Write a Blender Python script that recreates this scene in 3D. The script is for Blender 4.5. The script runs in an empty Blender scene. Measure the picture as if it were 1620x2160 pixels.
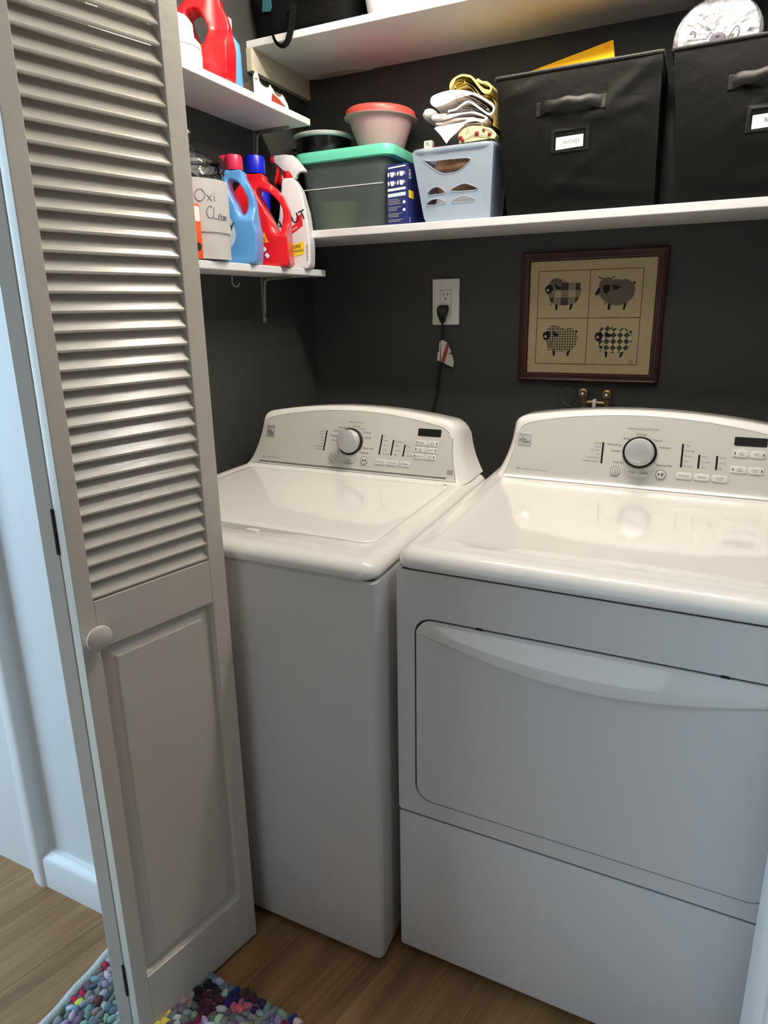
import bpy, bmesh, math, random
from mathutils import Vector, Matrix
from mathutils.bvhtree import BVHTree
from mathutils.geometry import delaunay_2d_cdt

random.seed(7)
R = math.radians
sc = bpy.context.scene
C = sc.collection

# ------------------------------------------------------------------ camera
cam_d = bpy.data.cameras.new('camera')
cam = bpy.data.objects.new('camera', cam_d)
C.objects.link(cam)
YAW, PITCH, ROLL, FPX = 0.4396, -0.2608, -0.0183, 1368.13
fwd = Vector((-math.sin(YAW)*math.cos(PITCH), math.cos(YAW)*math.cos(PITCH), math.sin(PITCH)))
rgt = Vector((math.cos(YAW), math.sin(YAW), 0))
upv = rgt.cross(fwd)
rgt, upv = math.cos(ROLL)*rgt+math.sin(ROLL)*upv, -math.sin(ROLL)*rgt+math.cos(ROLL)*upv
mw = Matrix((( rgt.x, upv.x, -fwd.x, 0.4438), (rgt.y, upv.y, -fwd.y, -0.9940), (rgt.z, upv.z, -fwd.z, 1.3359), (0, 0, 0, 1)))
cam.matrix_world = mw
cam_d.sensor_fit = 'VERTICAL'; cam_d.sensor_height = 24.0
cam_d.lens = FPX/2160*24.0
cam_d.shift_x = 4.47/2160; cam_d.shift_y = -67.73/2160
cam_d.clip_start = 0.02
sc.camera = cam

# ------------------------------------------------------------------ light
sc.view_settings.view_transform = 'Standard'
sc.view_settings.look = 'None'
sc.view_settings.gamma = 1.0
sc.view_settings.use_curve_mapping = False
sc.view_settings.exposure = 0.0
w = bpy.data.worlds.new('hall_daylight'); sc.world = w; w.use_nodes = True
w.node_tree.nodes['Background'].inputs[0].default_value = (0.92, 0.96, 1.0, 1)
w.node_tree.nodes['Background'].inputs[1].default_value = 0.075

def area(name, loc, target, sx, sy, power, col):
    d = bpy.data.lights.new(name, 'AREA'); d.shape = 'RECTANGLE'; d.size = sx; d.size_y = sy
    d.energy = power; d.color = col
    o = bpy.data.objects.new(name, d); C.objects.link(o); o.location = loc
    o.rotation_euler = (Vector(target)-Vector(loc)).to_track_quat('-Z', 'Y').to_euler()
    return o
def bulb(name, loc, power, col, r=0.035):
    d = bpy.data.lights.new(name, 'POINT'); d.energy = power; d.color = col; d.shadow_soft_size = r
    o = bpy.data.objects.new(name, d); C.objects.link(o); o.location = loc
    return o
area('window_daylight', (-2.2, -1.22, 1.35), (-0.7, -0.3, 0.7), 0.9, 1.8, 50, (0.56, 0.80, 1.0))
area('hall_fill', (-0.1, -2.35, 1.05), (0.1, 0.0, 0.85), 1.2, 0.9, 4.2, (0.95, 0.98, 1.0))  # added fill light behind the camera for the machine fronts, no actual window
for x, p_, c_ in ((-0.155, 10.5, (1.0, 0.87, 0.68)), (0.06, 12.6, (1.0, 0.92, 0.81)), (0.30, 12.6, (1.0, 0.91, 0.78)), (0.58, 13.0, (1.0, 0.95, 0.90))):
    bulb('ceiling_bulb', (x, 0.33, 2.36), p_, c_)

# ------------------------------------------------------------------ materials
def lin(c):
    return tuple(((v/255)/12.92 if v <= 10 else (((v/255)+0.055)/1.055)**2.4) for v in c)
def mat(name, col, rough=0.5, metal=0.0, vary=0.0, vscale=8, bump=0.0, bscale=60, spec=0.5, coat=0.0, trans=0.0, clear=0.0, attr=False, stretch=None):
    m = bpy.data.materials.new(name); m.use_nodes = True
    nt = m.node_tree; b = nt.nodes['Principled BSDF']; L = nt.links.new
    c = (*lin(col), 1)
    b.inputs['Base Color'].default_value = c
    b.inputs['Roughness'].default_value = rough
    b.inputs['Metallic'].default_value = metal
    b.inputs['Specular IOR Level'].default_value = spec
    b.inputs['Coat Weight'].default_value = coat
    b.inputs['Coat Roughness'].default_value = 0.08
    b.inputs['Transmission Weight'].default_value = trans
    tc = nt.nodes.new('ShaderNodeTexCoord'); src = tc.outputs['Object']
    if stretch:
        mp = nt.nodes.new('ShaderNodeMapping'); mp.inputs['Scale'].default_value = stretch
        L(src, mp.inputs['Vector']); src = mp.outputs['Vector']
    if attr:
        a = nt.nodes.new('ShaderNodeVertexColor'); a.layer_name = 'Col'; L(a.outputs['Color'], b.inputs['Base Color'])
    elif vary:
        n = nt.nodes.new('ShaderNodeTexNoise'); n.inputs['Scale'].default_value = vscale; n.inputs['Detail'].default_value = 5
        L(src, n.inputs['Vector'])
        mx = nt.nodes.new('ShaderNodeMix'); mx.data_type = 'RGBA'
        mx.inputs[6].default_value = tuple(v*(1-vary) for v in c[:3])+(1,)
        mx.inputs[7].default_value = tuple(min(1, v*(1+vary)) for v in c[:3])+(1,)
        L(n.outputs['Fac'], mx.inputs[0]); L(mx.outputs[2], b.inputs['Base Color'])
    if bump:
        n2 = nt.nodes.new('ShaderNodeTexNoise'); n2.inputs['Scale'].default_value = bscale; n2.inputs['Detail'].default_value = 4
        L(src, n2.inputs['Vector'])
        bp = nt.nodes.new('ShaderNodeBump'); bp.inputs['Strength'].default_value = bump; bp.inputs['Distance'].default_value = 0.01
        L(n2.outputs['Fac'], bp.inputs['Height']); L(bp.outputs['Normal'], b.inputs['Normal'])
    if clear:
        tr = nt.nodes.new('ShaderNodeBsdfTransparent'); ms = nt.nodes.new('ShaderNodeMixShader')
        tr.inputs[0].default_value = tuple(0.4+0.6*v for v in c[:3])+(1,)
        ms.inputs[0].default_value = clear
        L(b.outputs[0], ms.inputs[1]); L(tr.outputs[0], ms.inputs[2])
        L(ms.outputs[0], nt.nodes['Material Output'].inputs['Surface'])
    return m

M = {}
M['appliance'] = mat('white_enamel', (238, 236, 233), 0.07, coat=0.3)
M['appliance_side'] = mat('white_enamel_textured', (226, 225, 224), 0.34, bump=0.03, bscale=700)
M['gap'] = mat('dark_gap', (40, 39, 38), 0.8)
M['seal'] = mat('grey_seal', (120, 116, 112), 0.6)
M['silver'] = mat('silver_panel', (216, 217, 211), 0.24, 0.15)
M['chrome'] = mat('brushed_chrome', (206, 207, 209), 0.28, 0.45)
M['black_gloss'] = mat('black_plastic', (14, 14, 15), 0.25)
M['plum'] = mat('dark_indicator', (38, 18, 34), 0.3)
M['ink'] = mat('grey_print', (104, 102, 98), 0.6)
M['ink_dark'] = mat('dark_print', (52, 50, 50), 0.6)
M['button'] = mat('button_grey', (222, 223, 219), 0.35)
M['button_edge'] = mat('button_outline', (150, 150, 146), 0.5)
M['paint_dark'] = mat('charcoal_wall_paint', (53, 54, 52), 0.62, vary=0.06, vscale=3, bump=0.06, bscale=180)
M['paint_white'] = mat('white_wall_paint', (222, 226, 228), 0.6, bump=0.03, bscale=200)
M['trim'] = mat('white_trim_paint', (226, 229, 231), 0.35, bump=0.02, bscale=90)
M['door'] = mat('white_door_paint', (204, 198, 188), 0.24, vary=0.03, vscale=20, bump=0.03, bscale=50, stretch=(0.4, 0.4, 3))
M['shelf'] = mat('white_shelf_paint', (228, 229, 232), 0.45, vary=0.03, vscale=12, bump=0.06, bscale=70)
M['ceiling'] = mat('ceiling_paint', (228, 224, 216), 0.8)
M['steel'] = mat('painted_bracket_steel', (150, 150, 142), 0.45, 0.5)
M['brass'] = mat('old_brass', (116, 102, 72), 0.45, 0.7, vary=0.2, vscale=60)
M['hinge'] = mat('bronze_hinge', (58, 46, 40), 0.5, 0.6)
M['ledger'] = mat('cream_ledger_paint', (196, 190, 172), 0.5, vary=0.05, vscale=10)
M['frame'] = mat('mahogany_frame', (60, 20, 21), 0.4, vary=0.25, vscale=30, bump=0.1, bscale=60)
M['linen'] = mat('natural_linen', (190, 172, 134), 0.9, vary=0.08, vscale=90, bump=0.2, bscale=400)
M['thread'] = mat('brown_thread', (84, 64, 40), 0.9)
M['felt_black'] = mat('black_felt', (26, 24, 26), 0.9)
M['felt_grey'] = mat('grey_cotton', (104, 94, 82), 0.9, vary=0.12, vscale=60)
M['felt_light'] = mat('pale_cotton', (186, 172, 146), 0.9)
M['felt_mid'] = mat('mid_grey_cotton', (92, 82, 72), 0.9)
M['felt_green'] = mat('olive_grey_cotton', (84, 82, 68), 0.9)
M['outlet'] = mat('outlet_plastic', (232, 231, 226), 0.4)
M['rubber'] = mat('black_rubber', (18, 18, 18), 0.5)
M['tagpaper'] = mat('tag_paper', (206, 202, 194), 0.6)
M['tagred'] = mat('tag_red', (150, 52, 34), 0.6)
M['bin'] = mat('black_bin_fabric', (15, 14, 12), 0.42, vary=0.3, vscale=6, bump=0.35, bscale=14, spec=0.35)
M['bag'] = mat('black_bag_fabric', (5, 5, 6), 0.85, bump=0.3, bscale=60, spec=0.15)
M['teal'] = mat('teal_print', (30, 84, 92), 0.7)
M['paper'] = mat('white_paper', (248, 246, 246), 0.8, bump=0.04, bscale=120)
M['powder'] = mat('white_powder', (240, 240, 242), 0.9)
M['glass'] = mat('clear_glass', (235, 240, 242), 0.03, trans=0.0, clear=0.72, spec=0.9, coat=0.5)
def glass_mat():
    m = bpy.data.materials.new('clear_jar_glass'); m.use_nodes = True; nt = m.node_tree; L = nt.links.new
    nt.nodes.remove(nt.nodes['Principled BSDF'])
    tr = nt.nodes.new('ShaderNodeBsdfTransparent'); tr.inputs[0].default_value = (0.86, 0.89, 0.90, 1)
    gl = nt.nodes.new('ShaderNodeBsdfGlossy'); gl.inputs['Roughness'].default_value = 0.04
    fr = nt.nodes.new('ShaderNodeFresnel'); fr.inputs['IOR'].default_value = 1.5
    tc = nt.nodes.new('ShaderNodeTexCoord'); n = nt.nodes.new('ShaderNodeTexNoise'); n.inputs['Scale'].default_value = 30
    L(tc.outputs['Object'], n.inputs['Vector']); bp = nt.nodes.new('ShaderNodeBump'); bp.inputs['Strength'].default_value = 0.12; bp.inputs['Distance'].default_value = 0.01
    L(n.outputs['Fac'], bp.inputs['Height']); L(bp.outputs['Normal'], gl.inputs['Normal']); L(bp.outputs['Normal'], fr.inputs['Normal'])
    mu = nt.nodes.new('ShaderNodeMath'); mu.operation = 'MULTIPLY_ADD'; mu.inputs[1].default_value = 1.0; mu.inputs[2].default_value = 0.03; L(fr.outputs[0], mu.inputs[0])
    ms = nt.nodes.new('ShaderNodeMixShader'); L(mu.outputs[0], ms.inputs[0]); L(tr.outputs[0], ms.inputs[1]); L(gl.outputs[0], ms.inputs[2])
    L(ms.outputs[0], nt.nodes['Material Output'].inputs['Surface']); return m
M['glass'] = glass_mat()
M['blue_plastic'] = mat('sky_blue_plastic', (92, 160, 226), 0.3, coat=0.2)
M['pink_plastic'] = mat('pink_cap', (206, 44, 84), 0.3)
M['red_plastic'] = mat('red_plastic', (222, 24, 36), 0.28, coat=0.2)
M['blue_cap'] = mat('royal_blue_cap', (14, 26, 190), 0.3)
M['orange'] = mat('orange_box', (238, 88, 36), 0.5)
M['orange_lab'] = mat('orange_label', (246, 158, 36), 0.5)
M['white_plastic'] = mat('white_plastic', (226, 228, 233), 0.3)
M['label_lt'] = mat('pale_blue_label', (206, 226, 242), 0.45)
M['yellow_lab'] = mat('yellow_label', (240, 214, 52), 0.5)
M['red_lab'] = mat('red_label', (206, 34, 42), 0.45)
M['magenta_lab'] = mat('crimson_label', (186, 12, 60), 0.45)
M['black_ink'] = mat('black_ink', (16, 14, 18), 0.6)
M['white_ink'] = mat('white_ink', (236, 236, 236), 0.6)
M['pencil'] = mat('grey_pen', (96, 94, 100), 0.8)
M['navy'] = mat('navy_box', (22, 34, 96), 0.45)
M['teal_lid'] = mat('seafoam_lid', (108, 214, 184), 0.4)
M['tote'] = mat('clear_tote_plastic', (150, 166, 166), 0.2, clear=0.8)
M['green'] = mat('lime_bowl', (176, 206, 40), 0.5)
M['pot'] = mat('black_pot_enamel', (8, 8, 9), 0.22)
M['rim'] = mat('steel_rim', (204, 206, 210), 0.35, 0.15)
M['pink_clear'] = mat('translucent_pink_bowl', (226, 196, 198), 0.3, clear=0.45)
M['red_lid'] = mat('coral_red_lid', (206, 80, 72), 0.4)
M['basket'] = mat('pale_blue_basket_plastic', (198, 214, 230), 0.3, clear=0.5, bump=0.15, bscale=18)
M['brown_cloth'] = mat('brown_cloth', (112, 84, 62), 0.9, vary=0.5, vscale=14)
M['yellow_cloth'] = mat('mustard_towel', (232, 214, 136), 0.95, bump=0.3, bscale=300)
M['cream_cloth'] = mat('cream_towel', (238, 230, 222), 0.95, bump=0.3, bscale=300)
M['grey_cloth'] = mat('pale_grey_towel', (216, 210, 208), 0.95, bump=0.3, bscale=260)
M['white_cloth'] = mat('white_towel', (246, 240, 232), 0.95, bump=0.3, bscale=300)
M['floral'] = mat('ivory_print_cloth', (236, 218, 174), 0.95, bump=0.2, bscale=240)
M['maroon'] = mat('maroon_print', (130, 34, 34), 0.9)
M['dark_line'] = mat('grey_check_line', (120, 112, 112), 0.9)
M['yellow_box'] = mat('golden_yellow_card', (246, 184, 22), 0.45)
M['wrap'] = mat('clear_plastic_wrap', (196, 196, 202), 0.10, bump=1.0, bscale=34, coat=0.8)
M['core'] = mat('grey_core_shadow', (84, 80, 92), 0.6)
M['rug_base'] = mat('rug_backing', (120, 122, 126), 0.95)
M['rug_rag'] = mat('rag_tufts', (150, 150, 156), 0.9, attr=True, bump=0.4, bscale=300)
M['rug_edge'] = mat('grey_rug_binding', (200, 204, 204), 0.95, bump=0.4, bscale=220)
M['cardboard'] = mat('white_card', (226, 222, 214), 0.7)
M['brown_card'] = mat('brown_card', (96, 78, 58), 0.8)

def wood_mat():
    m = bpy.data.materials.new('oak_vinyl_plank'); m.use_nodes = True
    nt = m.node_tree; b = nt.nodes['Principled BSDF']; L = nt.links.new
    tc = nt.nodes.new('ShaderNodeTexCoord')
    oi = nt.nodes.new('ShaderNodeObjectInfo')
    mp = nt.nodes.new('ShaderNodeMapping'); mp.inputs['Rotation'].default_value = (0, 0, R(17)); 
    L(tc.outputs['Object'], mp.inputs['Vector'])
    ad = nt.nodes.new('ShaderNodeVectorMath'); ad.operation = 'ADD'
    sx = nt.nodes.new('ShaderNodeVectorMath'); sx.operation = 'SCALE'
    cv = nt.nodes.new('ShaderNodeCombineXYZ')
    L(oi.outputs['Random'], cv.inputs[0]); L(oi.outputs['Random'], cv.inputs[1]); L(oi.outputs['Random'], cv.inputs[2])
    L(cv.outputs[0], sx.inputs[0]); sx.inputs['Scale'].default_value = 9
    L(mp.outputs[0], ad.inputs[0]); L(sx.outputs[0], ad.inputs[1])
    st = nt.nodes.new('ShaderNodeMapping'); st.inputs['Scale'].default_value = (26, 1.6, 1); L(ad.outputs[0], st.inputs['Vector'])
    n1 = nt.nodes.new('ShaderNodeTexNoise'); n1.inputs['Scale'].default_value = 1.0; n1.inputs['Detail'].default_value = 8; n1.inputs['Distortion'].default_value = 0.9
    L(st.outputs[0], n1.inputs['Vector'])
    s2 = nt.nodes.new('ShaderNodeMapping'); s2.inputs['Scale'].default_value = (7, 0.9, 1); L(ad.outputs[0], s2.inputs['Vector'])
    n2 = nt.nodes.new('ShaderNodeTexNoise'); n2.inputs['Scale'].default_value = 1.0; n2.inputs['Detail'].default_value = 3; n2.inputs['Distortion'].default_value = 2.4
    L(s2.outputs[0], n2.inputs['Vector'])
    s3 = nt.nodes.new('ShaderNodeMapping'); s3.inputs['Scale'].default_value = (160, 5, 1); L(ad.outputs[0], s3.inputs['Vector'])
    n3 = nt.nodes.new('ShaderNodeTexNoise'); n3.inputs['Scale'].default_value = 1.0; n3.inputs['Detail'].default_value = 4
    L(s3.outputs[0], n3.inputs['Vector'])
    rp = nt.nodes.new('ShaderNodeValToRGB')
    e = rp.color_ramp.elements
    e[0].position = 0.30; e[0].color = (*lin((102, 71, 43)), 1)
    e[1].position = 0.68; e[1].color = (*lin((174, 135, 93)), 1)
    k = e.new(0.48); k.color = (*lin((141, 104, 66)), 1)
    mx = nt.nodes.new('ShaderNodeMath'); mx.operation = 'MULTIPLY_ADD'; mx.inputs[1].default_value = 0.36
    m2 = nt.nodes.new('ShaderNodeMath'); m2.operation = 'MULTIPLY_ADD'; m2.inputs[1].default_value = 0.35
    m3 = nt.nodes.new('ShaderNodeMath'); m3.operation = 'MULTIPLY'; m3.inputs[1].default_value = 0.30
    L(n3.outputs['Fac'], m3.inputs[0])
    L(n1.outputs['Fac'], m2.inputs[0]); L(m3.outputs[0], m2.inputs[2])
    L(n2.outputs['Fac'], mx.inputs[0]); L(m2.outputs[0], mx.inputs[2])
    L(mx.outputs[0], rp.inputs['Fac']); L(rp.outputs['Color'], b.inputs['Base Color'])
    bp = nt.nodes.new('ShaderNodeBump'); bp.inputs['Strength'].default_value = 0.12; bp.inputs['Distance'].default_value = 0.004
    L(n1.outputs['Fac'], bp.inputs['Height']); L(bp.outputs['Normal'], b.inputs['Normal'])
    b.inputs['Roughness'].default_value = 0.45
    return m
M['wood'] = wood_mat()

# ------------------------------------------------------------------ mesh helpers (all meshes are made in room coordinates)
def nb(): return bmesh.new()
def obj(name, bm, m, parent=None, smooth=None, kind=None, label=None):
    me = bpy.data.meshes.new(name)
    if isinstance(bm, bmesh.types.BMesh):
        bmesh.ops.recalc_face_normals(bm, faces=bm.faces[:])
        bm.to_mesh(me); bm.free()
    else:
        me = bm; me.name = name
    me.materials.clear(); me.materials.append(m if not isinstance(m, str) else M[m])
    o = bpy.data.objects.new(name, me); C.objects.link(o)
    if parent is not None:
        chain = parent; off = Vector((0, 0, 0))
        while chain is not None:
            off += chain.location; chain = chain.parent
        me.transform(Matrix.Translation(-off))
        o.parent = parent
    if smooth is not None:
        for p in me.polygons: p.use_smooth = True
        try: me.set_sharp_from_angle(angle=R(smooth))
        except Exception: pass
    if kind: o['kind'] = kind
    if label: o['label'] = label
    return o
def thing(name, label, cat, loc=(0, 0, 0), group=None, kind=None):
    o = bpy.data.objects.new(name, None); C.objects.link(o); o.location = loc; o.empty_display_size = 0.05
    o['label'] = label; o['category'] = cat
    if group: o['group'] = group
    if kind: o['kind'] = kind
    return o
def tag(o, label, cat, group=None, kind=None):
    o['label'] = label; o['category'] = cat
    if group: o['group'] = group
    if kind: o['kind'] = kind
    return o
def quad(bm, *v): return bm.faces.new(v)
def box(bm, x0, x1, y0, y1, z0, z1, bev=0.0, seg=2, fn=None):
    vs = [(x, y, z) for z in (z0, z1) for y in (y0, y1) for x in (x0, x1)]
    V = [bm.verts.new(fn(*v) if fn else v) for v in vs]
    F = [bm.faces.new([V[i] for i in f]) for f in ((0, 1, 3, 2), (4, 6, 7, 5), (0, 4, 5, 1), (2, 3, 7, 6), (0, 2, 6, 4), (1, 5, 7, 3))]
    bmesh.ops.recalc_face_normals(bm, faces=F)
    if bev:
        es = list({e for f in F for e in f.edges})
        bmesh.ops.bevel(bm, geom=es, offset=bev, segments=seg, affect='EDGES', profile=0.5, clamp_overlap=True)
    return bm
def B(x0, x1, y0, y1, z0, z1, bev=0.0, seg=2, fn=None): return box(nb(), x0, x1, y0, y1, z0, z1, bev, seg, fn)
def skin(bm, loops, closed=True, cap0=True, cap1=True):
    Ls = [[bm.verts.new(p) for p in l] for l in loops]
    n = len(Ls[0])
    for a, b in zip(Ls[:-1], Ls[1:]):
        for i in range(n if closed else n-1):
            j = (i+1) % n
            try: bm.faces.new((a[i], a[j], b[j], b[i]))
            except ValueError: pass
    if cap0: bm.faces.new(Ls[0][::-1])
    if cap1: bm.faces.new(Ls[-1])
    return Ls
def rrect(x0, x1, y0, y1, r, n=5, side=1):
    pts = []
    for cx, cy, a0 in ((x1-r, y1-r, 0), (x0+r, y1-r, 90), (x0+r, y0+r, 180), (x1-r, y0+r, 270)):
        arc = [(cx+r*math.cos(R(a0+90*i/n)), cy+r*math.sin(R(a0+90*i/n))) for i in range(n+1)]
        if pts and side > 1:
            p, q = pts[-1], arc[0]
            pts += [(p[0]+(q[0]-p[0])*k/side, p[1]+(q[1]-p[1])*k/side) for k in range(1, side)]
        pts += arc
    if side > 1:
        p, q = pts[-1], pts[0]
        pts += [(p[0]+(q[0]-p[0])*k/side, p[1]+(q[1]-p[1])*k/side) for k in range(1, side)]
    return pts
def prism(bm, poly, c0, c1, fn, bev=0.0):
    a = [bm.verts.new(fn(x, y, c0)) for x, y in poly]
    b = [bm.verts.new(fn(x, y, c1)) for x, y in poly]
    n = len(poly)
    F = [bm.faces.new(a[::-1]), bm.faces.new(b)]
    for i in range(n):
        F.append(bm.faces.new((a[i], a[(i+1) % n], b[(i+1) % n], b[i])))
    if bev:
        bmesh.ops.bevel(bm, geom=list(F[1].edges), offset=bev, segments=2, affect='EDGES', profile=0.5, clamp_overlap=True)
    return bm
def circ(cx, cy, r, n=24, ry=None):
    return [(cx+r*math.cos(2*math.pi*i/n), cy+(ry or r)*math.sin(2*math.pi*i/n)) for i in range(n)]
def lathe(bm, prof, n=28, fn=lambda x, y, z: (x, y, z), cap0=True, cap1=True, sx=1.0, sy=1.0):
    loops = [[fn(sx*r*math.cos(2*math.pi*i/n), sy*r*math.sin(2*math.pi*i/n), z) for i in range(n)] for r, z in prof]
    skin(bm, loops, True, cap0, cap1); return bm
def tube(bm, pts, r, n=8, radii=None, closed=False, flat=None):
    P = [Vector(p) for p in pts]; N = len(P); loops = []; prev = None
    for i in range(N):
        t = (P[(i+1) % N]-P[i-1]) if closed else (P[min(i+1, N-1)]-P[max(i-1, 0)])
        t.normalize()
        if prev is None:
            a = Vector((0, 0, 1)) if abs(t.z) < 0.9 else Vector((1, 0, 0))
            u = t.cross(a).normalized()
        else:
            u = (prev-t*prev.dot(t)).normalized()
        prev = u; v = t.cross(u)
        rr = radii[i] if radii else r
        fu, fv = flat if flat else (1, 1)
        loops.append([P[i]+u*(rr*fu*math.cos(2*math.pi*k/n))+v*(rr*fv*math.sin(2*math.pi*k/n)) for k in range(n)])
    if closed: loops.append(loops[0])
    skin(bm, loops, True, not closed, not closed); 
    if closed: bmesh.ops.remove_doubles(bm, verts=bm.verts[:], dist=1e-6)
    return bm
def spline(pts, k=6, closed=False):
    P = [Vector(p) for p in pts]; out = []; N = len(P)
    for i in range(N if closed else N-1):
        p0 = P[(i-1) % N] if closed else P[max(i-1, 0)]; p1 = P[i]; p2 = P[(i+1) % N]
        p3 = P[(i+2) % N] if closed else P[min(i+2, N-1)]
        for j in range(k):
            t = j/k
            out.append(0.5*((2*p1)+(p2-p0)*t+(2*p0-5*p1+4*p2-p3)*t*t+(3*p1-p0-3*p2+p3)*t**3))
    if not closed: out.append(P[-1])
    return out
_txt = {}
def text2d(s, size, align='CENTER', sx=1.0):
    key = (s, align)
    if key not in _txt:
        c = bpy.data.curves.new('t', 'FONT'); c.body = s; c.size = 1; c.align_x = align; c.align_y = 'CENTER'; c.resolution_u = 2
        o = bpy.data.objects.new('t', c); me = bpy.data.meshes.new_from_object(o)
        _txt[key] = ([(v.co.x, v.co.y) for v in me.vertices], [tuple(p.vertices) for p in me.polygons])
        bpy.data.objects.remove(o); bpy.data.curves.remove(c); bpy.data.meshes.remove(me)
    vs, fs = _txt[key]
    return [(x*size*sx, y*size) for x, y in vs], fs
def put_text(bm, items, fn):
    """items: (string, size, x, y[, align[, rot]]); fn maps plane coordinates to the room."""
    for it in items:
        s, size, x, y = it[:4]; al = it[4] if len(it) > 4 else 'CENTER'; ro = it[5] if len(it) > 5 else 0
        vs, fs = text2d(s, size, al); ca, sa = math.cos(ro), math.sin(ro)
        V = [bm.verts.new(fn(x+a*ca-b*sa, y+a*sa+b*ca)) for a, b in vs]
        for f in fs:
            try: bm.faces.new([V[i] for i in f])
            except ValueError: pass
    return bm
def fill_holes(outer, holes):
    """2-D triangulation of an outline with holes -> verts, tris"""
    pts = [Vector(p) for p in outer]; faces = [list(range(len(outer)))]
    for h in holes:
        s = len(pts); pts += [Vector(p) for p in h]; faces.append(list(range(s, s+len(h)))[::-1])
    v, e, f, *_ = delaunay_2d_cdt(pts, [], faces, 0, 1e-6)
    def inside(p, poly):
        c = False; n = len(poly)
        for i in range(n):
            a, b = poly[i], poly[i-1]
            if (a[1] > p.y) != (b[1] > p.y) and p.x < (b[0]-a[0])*(p.y-a[1])/(b[1]-a[1])+a[0]: c = not c
        return c
    out = []
    for t in f:
        ce = sum((v[i] for i in t), Vector((0, 0)))/len(t)
        if inside(ce, outer) and not any(inside(ce, h) for h in holes): out.append(t)
    return v, out
def slab_holes(bm, outer, holes, c0, c1, fn):
    v, tr = fill_holes(outer, holes)
    a = [bm.verts.new(fn(p.x, p.y, c0)) for p in v]; b = [bm.verts.new(fn(p.x, p.y, c1)) for p in v]
    cnt = {}
    for t in tr:
        try:
            bm.faces.new([a[i] for i in t][::-1]); bm.faces.new([b[i] for i in t])
        except ValueError: continue
        for i in range(len(t)):
            k = (t[i], t[(i+1) % len(t)]); cnt[k] = 1
    for (i, j) in cnt:
        if (j, i) not in cnt: bm.faces.new((a[i], a[j], b[j], b[i]))
    return bm
def remesh(bm, voxel, smooth=3, ratio=0.5, shape=None):
    me = bpy.data.meshes.new('r'); bmesh.ops.recalc_face_normals(bm, faces=bm.faces[:]); bm.to_mesh(me); bm.free()
    o = bpy.data.objects.new('r', me); C.objects.link(o)
    md = o.modifiers.new('r', 'REMESH'); md.mode = 'VOXEL'; md.voxel_size = voxel
    dg = bpy.context.evaluated_depsgraph_get(); dg.update()
    m2 = bpy.data.meshes.new_from_object(o.evaluated_get(dg))
    bpy.data.objects.remove(o); bpy.data.meshes.remove(me)
    b2 = nb(); b2.from_mesh(m2); bpy.data.meshes.remove(m2)
    if shape:
        for v in b2.verts: v.co = shape(v.co)
    for _ in range(smooth):
        bmesh.ops.smooth_vert(b2, verts=b2.verts[:], factor=0.5, use_axis_x=True, use_axis_y=True, use_axis_z=True)
    return b2
def bvh_of(o):
    bm = nb(); bm.from_mesh(o.data)
    off = Vector((0, 0, 0)); c = o
    while c is not None: off += c.location; c = c.parent
    bm.transform(Matrix.Translation(off)); t = BVHTree.FromBMesh(bm); bm.free(); return t
def stick(bm, bvh, origin, ax, up, off=0.0006, back=0.3):
    """push a flat mesh drawn in (a,b) plane coordinates onto a surface"""
    ax, up = Vector(ax), Vector(up); n = ax.cross(up).normalized(); origin = Vector(origin)
    for v in bm.verts:
        p = origin+ax*v.co.x+up*v.co.y
        hit = bvh.ray_cast(p+n*back, -n)
        v.co = (hit[0] if hit[0] is not None else p)+n*off
    return bm
def grid2d(x0, x1, y0, y1, nx, ny, edge=None):
    bm = nb(); V = [[bm.verts.new((x0+(x1-x0)*i/nx, y0+(y1-y0)*j/ny, 0)) for i in range(nx+1)] for j in range(ny+1)]
    for j in range(ny):
        for i in range(nx): bm.faces.new((V[j][i], V[j][i+1], V[j+1][i+1], V[j+1][i]))
    return bm
def poly_fill(outline, step=0.004):
    """flat patch of an outline, cut fine enough to lie on a curved surface"""
    xs = [p[0] for p in outline]; ys = [p[1] for p in outline]
    bm = nb(); bm.faces.new([bm.verts.new((x, y, 0)) for x, y in outline])
    x = min(xs)+step
    while x < max(xs):
        bmesh.ops.bisect_plane(bm, geom=bm.verts[:]+bm.edges[:]+bm.faces[:], plane_co=(x, 0, 0), plane_no=(1, 0, 0)); x += step
    y = min(ys)+step*2
    while y < max(ys):
        bmesh.ops.bisect_plane(bm, geom=bm.verts[:]+bm.edges[:]+bm.faces[:], plane_co=(0, y, 0), plane_no=(0, 1, 0)); y += step*2
    return bm
def flat_text(items):
    return put_text(nb(), items, lambda a, b: (a, b, 0))

# ================================================================== SETTING
D = 1.043; XL = -0.765; XR = 0.80; ZC = 2.46
S = 'structure'
def setting(name, bm, m, label, cat='wall', smooth=None):
    return tag(obj(name, bm, m, smooth=smooth), label, cat, kind=S)
setting('wall_back', B(XL-0.1, XR+0.1, D, D+0.1, 0, ZC), 'paint_dark', 'charcoal grey back wall of the laundry closet behind the washer and dryer')
setting('wall_left', B(XL-0.1, XL, -0.06, D, 0, ZC), 'paint_dark', 'charcoal grey left side wall of the closet holding the two narrow shelves')
setting('wall_right', B(XR, XR+0.1, -0.06, D, 0, ZC), 'paint_dark', 'charcoal grey right side wall of the closet beyond the dryer')
XJ = 0.616
bm = nb(); box(bm, -2.3, -0.56, -0.178, -0.06, 0, ZC); setting('wall_front', bm, 'paint_white', 'white hallway wall to the left of the louvered door')
bm = nb(); box(bm, XJ+0.012, 2.0, -0.178, -0.06, 0, ZC); setting('wall_front_right', bm, 'paint_white', 'white hallway wall to the right of the dryer')
bm = nb(); box(bm, -0.56, XJ+0.012, -0.178, -0.06, 2.07, ZC); setting('wall_header', bm, 'paint_white', 'white wall above the closet opening')
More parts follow.
